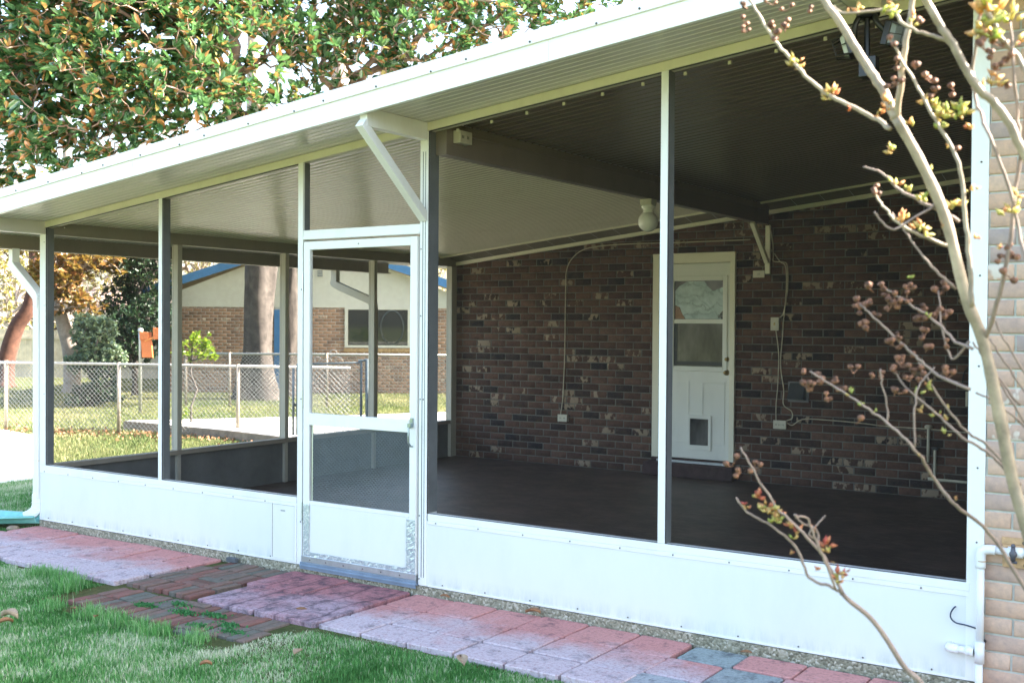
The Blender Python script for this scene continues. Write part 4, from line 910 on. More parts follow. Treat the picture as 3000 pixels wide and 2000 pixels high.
# ------------------------------------------------------------------ background: fences
def chain_fence(name, A, Bp, zt, zb, label, posts, wire=.0028, cellw=.075, mat='fence', clip=None):
    A = np.array(A, float); Bp = np.array(Bp, float); Ln = np.linalg.norm(Bp-A); u = (Bp-A)/Ln; H = zt-zb
    t = thing(name, label, 'fence', (A[0], A[1], zb))
    pt = lambda s, z: (A[0]+u[0]*s, A[1]+u[1]*s, z)
    MB().tube([pt(0, zt), pt(Ln, zt)], .021, 8).build('top_rail', M[mat], t, 0, True)
    for s in posts:
        if 0 <= s <= Ln+.01: MB().tube([pt(s, zb-.05), pt(s, zt+.03)], .028, 10).build('post', M['fpost'], t, 0, True)
    V = []; F = []; k = 0; nrm = np.array([-u[1], u[0]])*wire
    for sg in (1, -1):
        for c in np.arange(-H, Ln+H, cellw):
            s0, s1 = c, c+sg*H; t0, t1 = 0., 1.
            d_ = s1-s0; ta, tb = (0-s0)/d_, (Ln-s0)/d_
            if ta > tb: ta, tb = tb, ta
            t0, t1 = max(0, ta), min(1, tb)
            if t1-t0 < .02: continue
            p, q_ = pt(s0+d_*t0, zb+H*t0+.03), pt(s0+d_*t1, zb+H*t1+.03)
            w2 = wire*.8
            for (P_) in (p, q_):
                V += [(P_[0]+nrm[0], P_[1]+nrm[1], P_[2]), (P_[0]-u[0]*w2*sg, P_[1]-u[1]*w2*sg, P_[2]+w2), (P_[0]+u[0]*w2*sg, P_[1]+u[1]*w2*sg, P_[2]-w2)]
            F += [(k, k+1, k+4, k+3), (k+1, k+2, k+5, k+4), (k+2, k, k+3, k+5)]; k += 6
    npmesh('wire_mesh', np.array(V), np.array(F), M[mat], t)
    return t
A0 = np.array([-13.6, 2.95]); u0 = np.array([-3.0, 6.92])-A0; L0 = np.linalg.norm(u0)
sp1 = [(-6.56-A0[0])/u0[0]*L0+.0, (-4.68-A0[0])/u0[0]*L0]; dpo = sp1[1]-sp1[0]
chain_fence('chain_link_fence', A0, A0+u0, .93, -.12, 'near galvanised chain link fence crossing the lawn beside the porch', [sp1[0]+i*dpo for i in range(-4, 3)])
chain_fence('chain_link_fence', (-18, 6.2), (-12.2, 8.2), .75, -.14, 'farther chain link fence at the left edge behind the orange trunk', [0, 2, 4, 5.9])
chain_fence('chain_link_fence', (-10.35, 9.9), (-5.2, 13.4), .95, -.14, 'farther chain link fence before the neighbouring brick house', [0.1, 1.0, 3.0, 5.0])
# gate with scroll ornament
gt = thing('metal_gate', 'dark metal garden gate with scroll ornament and wire infill', 'gate', (-3.2, 6.4, -.14))
gA = np.array([-3.27, 6.12]); gd_ = np.array([.83, .558]); gp = lambda s, z, o_=0.: (gA[0]+gd_[0]*s-gd_[1]*o_, gA[1]+gd_[1]*s+gd_[0]*o_, z)
MB().tube([gp(0, -.12), gp(0, .995), gp(.90, 1.03), gp(.90, -.12)], .022, 8).tube([gp(0, .0), gp(.90, .0)], .018, 8).build('gate_frame', M['gatem'], gt, 0, True)
for s in (-.06, .99): MB().tube([gp(s, -.2), gp(s, 1.08 if s > 0 else .94)], .032 if s > 0 else .018, 10).build('gate_post', M['gatem'], gt, 0, True)
MB().tube([gp(.86, 1.05), gp(1.02, 1.07)], .02, 8).obox(gp(1.06, .62), (.035, 0, 0), (0, .02, 0), (0, 0, .03)).obox(gp(0.01, .42), (.05, 0, 0), (0, .02, 0), (0, 0, .02)).build('latch', M['gatem'], gt)
q = MB()
for sg in (1, -1):
    for c in np.arange(-1, 2, .075):
        t0, t1 = max(0, min(-c/sg, (.9-c)/sg)), min(1, max(-c/sg, (.9-c)/sg))
        if t1-t0 > .03: q.tube([gp(c+sg*t0, t0+.0), gp(c+sg*t1, t1+.0)], .0024, 3, False)
q.build('wire_infill', M['fence'], gt)
q = MB()
for (s, z_, r_) in ((.28, 1.06, .05), (.50, 1.16, .055), (.44, 1.05, .04), (.58, 1.06, .05), (.48, 1.30, .0)):
    if r_: q.tube([gp(s+r_*cos(a)*(1-a*.06), z_+r_*sin(a)*(1-a*.06)) for a in np.linspace(0, 6, 16)], .0045, 5)
q.tube([gp(.32, 1.03), gp(.50, 1.12)], .0045, 5); q.build('scroll', M['fence'], gt)

# wooden privacy fence and far house roof on the left
wf = thing('wooden_fence', 'pale wooden privacy fence in bright sun at the far left', 'fence', (-30, 16, -.14))
q = MB(); A = np.array([-34., 8.]); d_ = np.array([.86, .51])
for i in range(150):
    p = A+d_*i*.16; h_ = 1.45+.02*sin(i*7.3); nx = np.array([-d_[1], d_[0]])
    q.obox((p[0], p[1], h_/2-.1), (d_[0]*.074, d_[1]*.074, 0), (nx[0]*.01, nx[1]*.01, 0), (0, 0, h_/2))
q.build('fence_board', M['fencewood'], wf)
q = MB()
for z_ in (.25, 1.1): q.obox(((A+d_*12)[0]-nx[0]*.03, (A+d_*12)[1]-nx[1]*.03, z_), (d_[0]*12, d_[1]*12, 0), (nx[0]*.02, nx[1]*.02, 0), (0, 0, .04))
q.build('fence_rail', M['fencewood'], wf)

# ------------------------------------------------------------------ neighbour's house: local frame facing the camera
def dep(u, v, d): return CAM+d*(FW+CR*(u-1500)/FPX-CU*(v-1000)/FPX)
nbO = dep(918, 1158, 27.5); nbO[2] = -.15; nu = np.array([.83, .558, 0]); nn = np.array([.558, -.83, 0]); S = 118.1
nb = thing('neighbor_house', 'neighbouring tan brick house with cream gable and blue trim', 'house', tuple(nbO))
def nP(a, z, o_=0.): return tuple(nbO+nu*a+nn*o_+np.array([0, 0, z]))
nx_ = lambda u: (u-918)/S
def nbox(u0, u1, z0, z1, o0, o1): 
    a0, a1 = nx_(u0), nx_(u1); c = np.array(nP((a0+a1)/2, (z0+z1)/2, (o0+o1)/2)); return MB().obox(c, nu*(a1-a0)/2, nn*(o1-o0)/2, (0, 0, (z1-z0)/2))
zl = lambda v: 1.565+(957-v)/S+.15
bricks('brick_wall', M['brick_nb'], nb, nP(nx_(491), 0), nu, nn, nx_(1346)-nx_(491), 0, lambda u: zl(908), [(nx_(1013)-nx_(491), nx_(1200)-nx_(491), zl(1024), zl(905)), (nx_(803)-nx_(491), nx_(905)-nx_(491), -1, zl(905))], dep=.004, seed=21)
nbox(491, 1346, -.1, zl(908), -.2, -.004).build('wall_core', M['mortar'], nb)
ap = zl(708); ev = zl(868)
MB().add([nP(nx_(491), zl(908), .0), nP(nx_(1346), zl(908), .0), nP(nx_(1346), ev-.05, .0), nP(0, ap-.02, .0), nP(nx_(491), ev-.05, .0)]+[nP(nx_(491), zl(908), -.2), nP(nx_(1346), zl(908), -.2), nP(nx_(1346), ev-.05, -.2), nP(0, ap-.02, -.2), nP(nx_(491), ev-.05, -.2)],
         [(0, 1, 2, 3, 4), (9, 8, 7, 6, 5), (0, 4, 9, 5), (1, 6, 7, 2)]).build('gable_siding', M['siding'], nb)
nbox(491, 1346, zl(908), zl(882), .002, .02).build('siding_band', M['siding'], nb)
for sg in (-1, 1):
    e = nx_(433)*1.0 if sg < 0 else nx_(1403)
    a = np.array(nP(0, ap, .35)); b_ = np.array(nP(e, ev-.0, .35)); dr_ = b_-a; L_ = np.linalg.norm(dr_); dr_ /= L_; up_ = np.cross(dr_, nn)*(-1 if sg > 0 else 1); up_ = up_ if up_[2] > 0 else -up_
    MB().obox((a+b_)/2-up_*.0, dr_*L_/2, nn*.02, up_*.10).build('rake_board', M['blue'], nb)
    MB().add([a+up_*.1, b_+up_*.1, b_+up_*.1-nn*12, a+up_*.1-nn*12, a+up_*.02, b_+up_*.02, b_+up_*.02-nn*12, a+up_*.02-nn*12], [(0, 1, 2, 3), (7, 6, 5, 4), (0, 4, 5, 1), (1, 5, 6, 2), (2, 6, 7, 3)]).build('roof_slope', M['shingle'], nb)
nbox(433, 492, ev-.18, ev+.0, .0, .33).build('eave_box', M['blue'], nb); nbox(1346, 1403, ev-.18, ev+.0, .0, .33).build('eave_box', M['blue'], nb)
wf_ = nbox(1013, 1200, zl(1024), zl(908), .0, .02); wf_ = wf_.build('window', M['glass'], nb)
for (u0, u1, v0, v1) in ((1010, 1019, 1024, 906), (1194, 1203, 1024, 906), (1019, 1194, 913, 906), (1019, 1194, 1024, 1017), (1081, 1090, 1017, 913)):
    nbox(u0, u1, zl(max(v0, v1)), zl(min(v0, v1)), .021, .06).build('window_frame', M['siding'], wf_)
MB().tube([nP(nx_(1148)+.28*cos(a), zl(965)+.42*sin(a), .022) for a in np.linspace(0, 2*pi, 30)], .02, 5).build('round_decor', simple('glass_decor', (.055, .065, .062), .3), wf_)
nbox(1008, 1205, zl(1036), zl(1026), .0, .05).build('brick_sill', simple('sill_brick', (.42, .28, .14), .9, 0, .3, 18), nb)
nbox(803, 905, 0, zl(915), .0, .03).build('side_door', M['blue'], nb)
vt = nbox(927, 946, zl(820), zl(793), .0, .02).build('gable_vent', M['siding'], nb)
q = MB()
for i in range(5): zz = zl(816-i*5); c = nP(nx_(936.5), zz, .025); q.obox(c, nu*.065, nn*.003, (0, 0, .012))
q.build('vent_slat', M['gatem'], vt)
nd = thing('neighbor_downspout', 'white downspout at the corner of the neighbouring brick house', 'downspout', nP(nx_(1330), 0, .05)); nbox(1326, 1336, 0, ev-.1, .01, .08).build('pipe', M['siding'], nd)
# second, farther house (tan roof)
fh = thing('distant_house', 'distant house with tan shingle roof behind the dark shrubs', 'house', (-32, 26, 0))
c = dep(330, 960, 46); ra_ = np.array([.83, .558, 0]); rn_ = np.array([.558, -.83, 0])
MB().obox((c[0], c[1], .8), ra_*2.6, rn_*2, (0, 0, 1.0)).build('wall', M['siding'], fh)
e_ = [c+ra_*s*3.0+rn_*q_*2.6+np.array([0, 0, h_-c[2]]) for s, q_, h_ in ((-1, 1, 1.95), (1, 1, 1.95), (1, 0, 2.95), (-1, 0, 2.95), (-1, -1, 1.95), (1, -1, 1.95))]
MB().add(e_, [(0, 1, 2, 3), (3, 2, 5, 4), (0, 3, 4), (1, 5, 2)]).build('roof', M['shingle'], fh)
nothing = MB().obox((c+rn_*2.65+np.array([0, 0, 1.9-c[2]])), ra_*3.0, rn_*.04, (0, 0, .1)).build('fascia', M['siding'], fh)

# pole with orange boards
po = dep(411, 1075, 21); po[2] = -.14
pl_ = thing('orange_feeder', 'orange wooden bird feeder boards hung on a grey pole', 'bird feeder', tuple(po))
px = lambda u, v: tuple(dep(u, v, 21))
MB().tube([tuple(po), px(411, 1000), px(410, 968)], .03, 8).build('pole', M['steel'], pl_, 0, True)
MB().sphere(px(412, 968), .055, 10, 6).build('finial', M['steel'], pl_, 0, True)
a = np.array(px(430, 1010)); MB().obox(a, CR*.10, FW*.03, np.array([-.03, 0, .24])).build('board', M['orange'], pl_, .004)
a = np.array(px(425, 984)); MB().obox(a, CR*.085, FW*.06, np.array([0, 0, .07])).build('roof_board', M['orange'], pl_, .004)
MB().obox(np.array(px(452, 988)), CR*.17+np.array([0, 0, .07]), FW*.05, np.array([0, 0, .014])).build('perch', simple('orange_light', (.75, .30, .08), .5), pl_)
MB().obox(np.array(px(460, 977)), CR*.06, FW*.06, np.array([0, 0, .11])).build('feeder_box', M['orange'], pl_, .004)

# ------------------------------------------------------------------ trees
def leaf_cloud(C_, T_, nper, L, Wd, r, spread=1.0, droop=0.):
    """clusters at C_ (k,3), growing dir T_ (k,3): nper leaves each, folded 6-vert leaf"""
    k = len(C_)*nper; C2 = np.repeat(C_, nper, 0); T2 = np.repeat(T_, nper, 0)
    d = r.normal(0, 1, (k, 3)); d /= np.linalg.norm(d, axis=1)[:, None]; d = T2*.75/spread+d*spread; d[:, 2] -= droop; d /= np.linalg.norm(d, axis=1)[:, None]
    s = np.cross(d, r.normal(0, .35, (k, 3))+np.array([0, 0, 1.])); s /= np.linalg.norm(s, axis=1)[:, None]+1e-9; nrm = np.cross(s, d)
    l = L*r.uniform(.5, 1.2, k)[:, None]*np.repeat(r.uniform(.65, 1.2, len(C_)), nper)[:, None]; w_ = Wd*r.uniform(.75, 1.2, k)[:, None]; b = C2+d*l*.12
    V = np.stack([b, b+d*l*.35+s*w_+nrm*w_*.35, b+d*l*.75+s*w_*.8+nrm*w_*.25-nrm*l*.04, b+d*l-nrm*l*.12, b+d*l*.75-s*w_*.8+nrm*w_*.25-nrm*l*.04, b+d*l*.35-s*w_+nrm*w_*.35], 1)
    bi = (np.arange(k)*6)[:, None]
    F = np.concatenate([np.hstack([bi, bi+1, bi+2, bi+3]), np.hstack([bi, bi+3, bi+4, bi+5])])
    a = np.stack([r.random(k), r.random(k), r.random(k)], 1)
    return V.reshape(-1, 3), F, np.repeat(a, 6, 0)
def grow(root, C_, r, r_tip=.006, r_exp=.42, wig=.08, r_max=.3):
    """skeleton joining crown points to the root; returns list of tube segments"""
    P = [np.array(root)]; par = [-1]; dist = [0.]; order = np.argsort(np.linalg.norm(C_-P[0], axis=1))
    arr = np.empty((len(C_)+1, 3)); arr[0] = P[0]; da = np.zeros(len(C_)+1); k = 1; pr = [-1]
    for i in order:
        c = C_[i]; dd = np.linalg.norm(arr[:k]-c, axis=1); cost = dd+.35*da[:k]; j = int(np.argmin(cost)); arr[k] = c; da[k] = da[j]+dd[j]; pr.append(j); k += 1
    cnt = np.ones(k)
    for i in range(k-1, 0, -1): cnt[pr[i]] += cnt[i]
    rad = np.minimum(r_max, r_tip*cnt**r_exp); return arr, pr, rad
def tree_mesh(arr, pr, rad, n=5, minr=0., r=None):
    b = MB()
    for i in range(1, len(pr)):
        if rad[i] < minr: continue
        p, q_ = arr[pr[i]], arr[i]; L_ = np.linalg.norm(q_-p); m1 = p+(q_-p)*.35+r.normal(0, .07, 3)*L_; m2 = p+(q_-p)*.7+r.normal(0, .06, 3)*L_; r0 = min(rad[pr[i]], rad[i]*1.5)
        b.tube([p, m1, m2, q_], [r0, (r0+rad[i])/2, rad[i]*1.05, rad[i]], n, False)
    return b
def crown_points(blobs, n_, r, hole=.0, gap=None):
    out = []; tot = sum(b[3]*b[4]*b[5] for b in blobs)
    for (x, y, z, a, b_, c) in blobs:
        k = int(n_*a*b_*c/tot); d = r.normal(0, 1, (k, 3)); d /= np.linalg.norm(d, axis=1)[:, None]; rr = r.uniform(.15, 1, k)**(1/2.2)
        out.append(np.array([x, y, z])+d*rr[:, None]*np.array([a, b_, c]))
    P = np.concatenate(out)
    keep = (np.sin(P[:, 0]*1.9+1)*np.sin(P[:, 1]*1.7+P[:, 2]*.6)*np.sin(P[:, 2]*2.3+P[:, 0]*.5)) < (1-hole)*.5
    return P[keep]
def make_tree(name, label, cat, base, blobs, ncl, nper, L, Wd, mleaf, mbark, seed, trunk=None, hole=.3, spread=1., r_tip=.006, r_max=.3, group=None, minr=0., droop=0., r_exp=.42, notrunk=False):
    r = np.random.default_rng(seed); t = thing(name, label, cat, tuple(base), group)
    C_ = crown_points(blobs, ncl, r, hole)
    root = np.array(trunk[-1]) if trunk else np.array(base)+np.array([0, 0, 1.])
    T_ = C_-root; T_ /= np.linalg.norm(T_, axis=1)[:, None]+1e-9; T_ = T_+r.normal(0, .6, T_.shape)+np.array([0, 0, .25]); T_ /= np.linalg.norm(T_, axis=1)[:, None]
    V, F, A = leaf_cloud(C_, T_, nper, L, Wd, r, spread, droop); npmesh('crown', V, F, mleaf, t, A)
    arr, pr, rad = grow(root, C_, r, r_tip, r_exp, r_max=r_max); b = tree_mesh(arr, pr, rad, 5, minr, r); b.build('limbs', mbark, t, 0, True)
    if trunk is not None and not notrunk:
        tk = sm([base]+list(trunk), 6); rr = np.linspace(r_max*1.25, r_max*.75, len(tk)); rr[0] *= 1.35; MB().tube(tk, list(rr), 12).build('trunk', mbark, t, 0, True)
    return t
def W(u, v, d): return dep(u, v, d)
# big magnolia over the roof: burled grey trunk before the neighbour's house, crown reaching over the porch
def burl_trunk(t, base, pts, w0, seed, m):
    P = sm([base]+list(pts), 12); V = []; F = []; nu_ = 28
    for i, c in enumerate(P):
        z = c[2]; sc_ = (1+.5*math.exp(-(z+.15)*2.4))*(1+.10*sin(z*2.1+seed))*(1-.25*i/len(P))
        for j in range(nu_):
            a = 2*pi*j/nu_; rr = w0*sc_*(1+.16*abs(sin(1.5*a+z*.35+seed))+.12*sin(3*a+z*.9+seed)+.08*sin(5*a-z*1.7)*sin(z*1.9)+.04*sin(11*a+z*3))-.06*w0; V.append((c[0]+rr*cos(a), c[1]+rr*sin(a), z))
    for i in range(len(P)-1):
        for j in range(nu_): F.append((i*nu_+j, i*nu_+(j+1) % nu_, (i+1)*nu_+(j+1) % nu_, (i+1)*nu_+j))
    MB().add(V, F).build('trunk', m, t, 0, True)
mb_ = W(762, 1168, 25); mb_[2] = -.15
blobs = []
for (u, v, d, a) in ((100, 50, 20.5, 2.1), (420, 120, 20, 2.1), (250, 320, 20.4, 1.75), (50, 350, 21, 1.6), (560, 280, 20.6, 1.4), (700, 100, 21.5, 1.6), (-220, 100, 21.5, 2.6), (350, -280, 21, 3.1), (40, 560, 21.4, .95), (830, 320, 21.4, .9), (760, -300, 22, 2.4)):
    c = W(u, v, d); blobs.append((c[0], c[1], c[2], a, a*1.0, a*.85))
t = make_tree('magnolia_tree', 'large dense magnolia on a burled grey trunk, crown above the left roof', 'magnolia', mb_, blobs, 5600, 11, .235, .050, M['magleaf'], M['bark_mag'], 41, [W(760, 500, 24.6)], .12, .75, .0055, .2, notrunk=True)
burl_trunk(t, mb_, [W(758, 1000, 25), W(762, 800, 25), W(770, 640, 24.8), W(760, 480, 24.6), W(700, 330, 24)], .33, 2, M['bark_oak'])
# looser magnolia to the right of it
mb2 = W(852, 1168, 26.2); mb2[2] = -.14; blobs = []
for (u, v, d, a) in ((1050, 200, 22.5, 1.3), (1250, 120, 22.5, 1.35), (1450, 60, 22.8, 1.2), (1650, 20, 23, .95), (1150, -120, 23, 2.1), (1550, -160, 23.5, 1.7), (930, 60, 23, 1.25), (1330, 230, 23, .75), (1850, -60, 23, 1.)):
    c = W(u, v, d); blobs.append((c[0], c[1], c[2], a, a, a*.75))
t = make_tree('magnolia_tree', 'looser magnolia with yellowing leaves above the middle of the porch roof', 'magnolia', mb2, blobs, 2000, 10, .215, .047, M['magleaf'], M['bark_mag'], 43, [W(900, 480, 25)], .2, .8, .0055, .16, notrunk=True)
burl_trunk(t, mb2, [W(850, 1000, 26.2), W(852, 800, 26), W(862, 640, 25.6), W(900, 470, 25), W(960, 330, 24)], .17, 5, M['bark_oak'])
# bronze-leaved magnolia seen through the screen
mb3 = W(600, 1113, 25); mb3 = W(212, 1118, 27); mb3[2] = -.15; blobs = []
for (u, v, d, a) in ((200, 770, 26, .8), (290, 800, 26, .65), (190, 860, 26, .6), (110, 780, 26, .5), (345, 750, 27, .55), (250, 680, 27, 1.2), (250, 900, 26, .45), (170, 800, 25.5, .6)):
    c = W(u, v, d); blobs.append((c[0], c[1], c[2], a, a, a*.85))
make_tree('bronze_leaved_tree', 'bronze and orange leaved tree on a pale leaning trunk left of the porch', 'tree', mb3, blobs, 900, 10, .17, .05, M['bronze'], M['bark_pale'], 45, [W(208, 1040, 26.6), W(185, 950, 26.3), W(170, 900, 26)], .2, .9, .007, .17)
# leaning reddish trunk at far left
mb4 = W(15, 1131, 29); mb4[2] = -.15; blobs = []
for (u, v, d, a) in ((-20, 600, 31, 2.0), (60, 640, 31, 1.2), (-90, 760, 31, 1.3)):
    c = W(u, v, d); blobs.append((c[0], c[1], c[2], a, a, a*.7))
make_tree('leaning_tree', 'reddish brown leaning trunk under pale foliage at the left edge', 'tree', mb4, blobs, 900, 10, .10, .03, M['oakleaf'], M['bark_red'], 47, [W(18, 1060, 29), W(48, 960, 29), W(85, 900, 29), W(105, 800, 29), (W(100, 730, 29))], .3, 1.1, .008, .19)
# dark evergreens and shrubs
def shrub(name, label, cat, specs, ncl, nper, L, Wd, m, seed, mb=M['bark_oak'], spread=1.1, base_v=1120, hole=.1, minr=0., rmax=.07):
    blobs = []
    for (u, v, d, a, az) in specs: c = W(u, v, d); blobs.append((c[0], c[1], max(c[2], az*.9-.1), a, a, az))
    b0 = W(specs[0][0], base_v, specs[0][2]); b0[2] = -.15
    return make_tree(name, label, cat, b0, blobs, ncl, nper, L, Wd, m, mb, seed, [b0+np.array([0, 0, .4])], hole, spread, min(.006, rmax*.2), rmax, minr=minr)
shrub('evergreen_tree', 'tall dark evergreen tree behind the wire fence', 'evergreen', [(395, 980, 26, .75, .8), (430, 830, 27, .75, .9), (385, 780, 28, .6, .6), (365, 900, 27, .6, .8), (455, 740, 28, .55, .6), (440, 950, 26.5, .6, .8), (350, 1020, 26, .5, .4)], 2100, 12, .09, .028, M['evleaf'], 51)
shrub('blue_green_shrub', 'blue green leafy shrub left of the dark evergreen', 'shrub', [(278, 990, 24, .48, .62), (300, 1050, 24, .5, .35), (265, 940, 24, .36, .4), (245, 1060, 24, .4, .25)], 900, 12, .085, .03, M['blueleaf'], 53)
shrub('low_shrub', 'low dark shrub on the lawn behind the wire fence', 'shrub', [(262, 1170, 22.5, .38, .22), (305, 1130, 22.5, .3, .36), (318, 1085, 22.8, .2, .25), (240, 1150, 22.7, .25, .2), (285, 1120, 22.4, .2, .3), (225, 1180, 22.2, .25, .12), (330, 1160, 22.6, .25, .14)], 300, 11, .075, .022, M['evleaf'], 55, hole=.45)
lb = W(545, 1190, 17.9)
shrub('lime_sapling', 'young sapling with bright lime leaves by the wire fence', 'sapling', [(560, 1020, 17.6, .33, .22), (520, 1060, 17.6, .25, .25), (600, 1030, 17.6, .26, .14), (525, 1090, 17.6, .22, .25), (515, 1150, 17.6, .2, .25), (600, 1000, 17.6, .22, .12), (535, 1200, 17.6, .15, .15)], 130, 9, .085, .022, M['lime'], 57, base_v=1235, rmax=.018)
# background row of trees beyond the houses
for i, (u, v, d, a, az, nn_) in enumerate(((-60, 850, 38, 3.4, 2.2, 700), (150, 780, 44, 3.6, 3.0, 700), (520, 800, 52, 4.2, 3.2, 800), (-350, 700, 44, 5, 4, 500), (340, 860, 50, 3.2, 2.4, 700), (1350, 850, 55, 4.0, 2.6, 600), (640, 690, 50, 4.5, 3.0, 700))):
    c = W(u, v, d); b0 = W(u, 1050, d); b0[2] = -.15
    make_tree('background_tree', ['pale leafy tree behind the wooden fence at the left', 'tall pale tree rising behind the bronze leaved tree', 'hazy grey green tree behind the blue roof edge', 'pale tree outside the left edge behind the fence', 'hazy tree behind the distant tan roof', 'pale tree behind the right end of the blue roof edge', 'pale tree rising behind the cream gable'][i], 'tree', b0, [(c[0], c[1], c[2], a, a, az)], int(nn_*1.1), 11, .13, .045, M['oakleaf'], M['bark_pale'], 60+i, [b0+np.array([0, 0, 1.5])], .4, 1.2, .012, .3, group=None)
# tall bare trunks behind the magnolias
for i, (u, d, rr, lean) in enumerate(((745, 42, .36, 0), (990, 44, .46, 10), (200, 38, .16, -8), (1100, 46, .26, 30))):
    b0 = W(u, 1100, d); b0[2] = -.15; r = np.random.default_rng(80+i)
    tp = W(u+lean, 120, d); tq = W(u+lean*2+20, -500, d)
    C_ = crown_points([(tq[0], tq[1], tq[2], 2.6, 2.6, 4.2), (W(u-30, 60, d)[0], W(u-30, 60, d)[1], W(u-30, 60, d)[2], 1.6, 1.6, 1.8)], 300, r, .2)
    t = thing('tall_tree', ['tall bare grey trunk standing behind the magnolias', 'thick grey trunk behind the gap between the magnolias', 'thin pale trunk behind the left magnolia', 'slender leaning trunk behind the looser magnolia'][i], 'tree', tuple(b0))
    MB().tube(sm([b0, W(u, 700, d), W(u+lean*.5, 400, d), tp, tq], 5), list(np.linspace(rr*1.3, rr*.5, 21)), 12).build('trunk', M['bark_pale'], t, 0, True)
    arr, pr, rad = grow(np.array(tp), C_, r, .008, .42, r_max=rr*.5); tree_mesh(arr, pr, rad, 5, 0, r).build('limbs', M['bark_pale'], t, 0, True)
    T_ = C_-tp; T_ /= np.linalg.norm(T_, axis=1)[:, None]; V, F, A = leaf_cloud(C_[::2], T_[::2], 5, .09, .03, r, 1.1); npmesh('crown', V, F, M['oakleaf'], t, A)

# ------------------------------------------------------------------ crape myrtle in the foreground
cm = thing('crape_myrtle', 'bare crape myrtle with budding branches and seed pods in front of the porch', 'tree', (7.62, -2.35, -.08))
DC = 2.45
def cp(u, v, dd=0.): return dep(u, v, DC+dd)
def stem(name, pts, r0, r1, m, label=None, n=10):
    P = sm([cp(*p) if len(p) == 3 else cp(p[0], p[1]) for p in pts], 6)
    P = [p+np.random.default_rng(int(abs(p[0]*1e4)) % 9999).normal(0, .0010, 3) for p in P]; k_ = .60 if r0 > .01 else .64 if r0 > .006 else .72; r0 *= k_; r1 *= k_
    o = MB().tube(P, list(np.linspace(r0, r1, len(P))), n).build(name, m, cm, 0, True)
    if label: tag(o, label)
    return o
root_ = np.array([7.62, -2.35, -.12])
px0 = .01/ (3248/2.45*.01)  # metre per pixel at DC
s_ = DC/FPX
# main stem from the ground up to the fork
P = sm([root_, root_+np.array([-.02, 0, .35]), cp(3040, 1750), cp(2965, 1400), cp(2925, 1200), cp(2880, 1000), cp(2830, 870), cp(2770, 640), cp(2700, 480), cp(2625, 345)], 6)
MB().tube(P, [q_*(1+.05*sin(i*1.7)+.04*sin(i*.6)) for i, q_ in enumerate(np.linspace(.0155, .0112, len(P)))], 12).build('trunk', M['myrtle'], cm, 0, True)
stem('branch', [(2625, 350), (2590, 270, .02), (2530, 180, .04), (2470, 80, .05), (2420, 10, .06), (2380, -70, .08), (2330, -200, .1)], .0185, .012, M['myrtle'])
stem('branch', [(2625, 350), (2638, 250, -.03), (2655, 120, -.05), (2672, 0, -.06), (2690, -180, -.08)], .0125, .008, M['myrtle'])
stem('branch', [(2610, 380), (2560, 345, .04), (2450, 290, .08), (2390, 250, .1), (2330, 190, .12), (2270, 120, .14), (2215, 30, .16), (2190, -10, .18)], .0085, .0045, M['myrtle'])
stem('branch', [(2885, 1000), (2915, 910, -.05), (2950, 760, -.1), (2975, 560, -.12), (3000, 400, -.15), (3010, 240, -.2)], .0085, .006, M['twig'])
stem('branch', [(2850, 900, -.1), (2840, 760, -.1), (2825, 620, -.1), (2808, 480, -.1), (2740, 350, -.08), (2680, 240, -.06), (2615, 130, -.05)], .0085, .004, M['myrtle'])
stem('branch', [(3060, 560, -.2), (2990, 430, -.2), (2930, 320, -.2), (2860, 250, -.2), (2790, 130, -.2), (2740, 50, -.2), (2700, -20, -.2), (2650, -150, -.2)], .016, .012, M['myrtle'])
stem('branch', [(2800, 135, -.2), (2745, 110, -.18), (2660, 80, -.16), (2600, 30, -.14), (2480, 40, -.12), (2440, 20, -.1)], .007, .0035, M['myrtle'])
stem('branch', [(2560, 620), (2620, 670), (2740, 600, -.0), (2760, 590)], .003, .004, M['twig'])
stem('branch', [(2810, 650), (2700, 590, .02), (2640, 560, .04), (2600, 520, .05), (2570, 500, .06), (2530, 490, .08)], .006, .003, M['twig'])
stem('branch', [(2780, 720, .05), (2700, 690, .05), (2640, 660, .06), (2600, 620, .07), (2560, 565, .08)], .006, .0035, M['myrtle'])
stem('branch', [(2800, 845, .02), (2730, 780, .04), (2660, 690, .06), (2610, 620, .08)], .0045, .0025, M['twig'])
stem('branch', [(3050, 900, -.2), (2990, 700, -.15), (2960, 560, -.15), (2900, 400, -.15), (2860, 300, -.1), (2850, 200, -.1), (2870, 60, -.15), (2880, -60, -.15)], .0055, .004, M['twig'])
stem('branch', [(3060, 330, -.25), (2990, 180, -.2), (2940, 120, -.2), (2900, 50, -.2), (2860, -20, -.2)], .009, .007, M['myrtle'])
stem('branch', [(2990, 470, -.18), (2980, 330, -.18), (2970, 200, -.2), (2960, 60, -.2)], .005, .0035, M['twig'])
stem('branch', [(2840, 1140), (2760, 1105, .05), (2700, 1060, .08), (2640, 1005, .1), (2560, 930, .12), (2520, 890, .14)], .0055, .003, M['twig'])
stem('branch', [(2850, 1020), (2800, 1000, .04), (2740, 940, .08), (2680, 900, .1), (2620, 860, .12), (2570, 830, .14)], .005, .0028, M['twig'])
stem('branch', [(2840, 1000, .03), (2790, 1050, .06), (2760, 960, .08), (2750, 850, .1)], .004, .0025, M['twig'])
stem('branch', [(3020, 1750, .1), (2900, 1560, .1), (2800, 1480, .05), (2735, 1400, .05), (2680, 1315), (2600, 1240, .03), (2520, 1180, .05), (2440, 1130, .08), (2370, 1085, .1)], .0075, .003, M['twig'])
stem('branch', [(2960, 1390, .05), (2900, 1330, .06), (2820, 1280, .06), (2740, 1210, .08), (2670, 1150, .1), (2620, 1090, .12)], .0055, .0028, M['twig'])
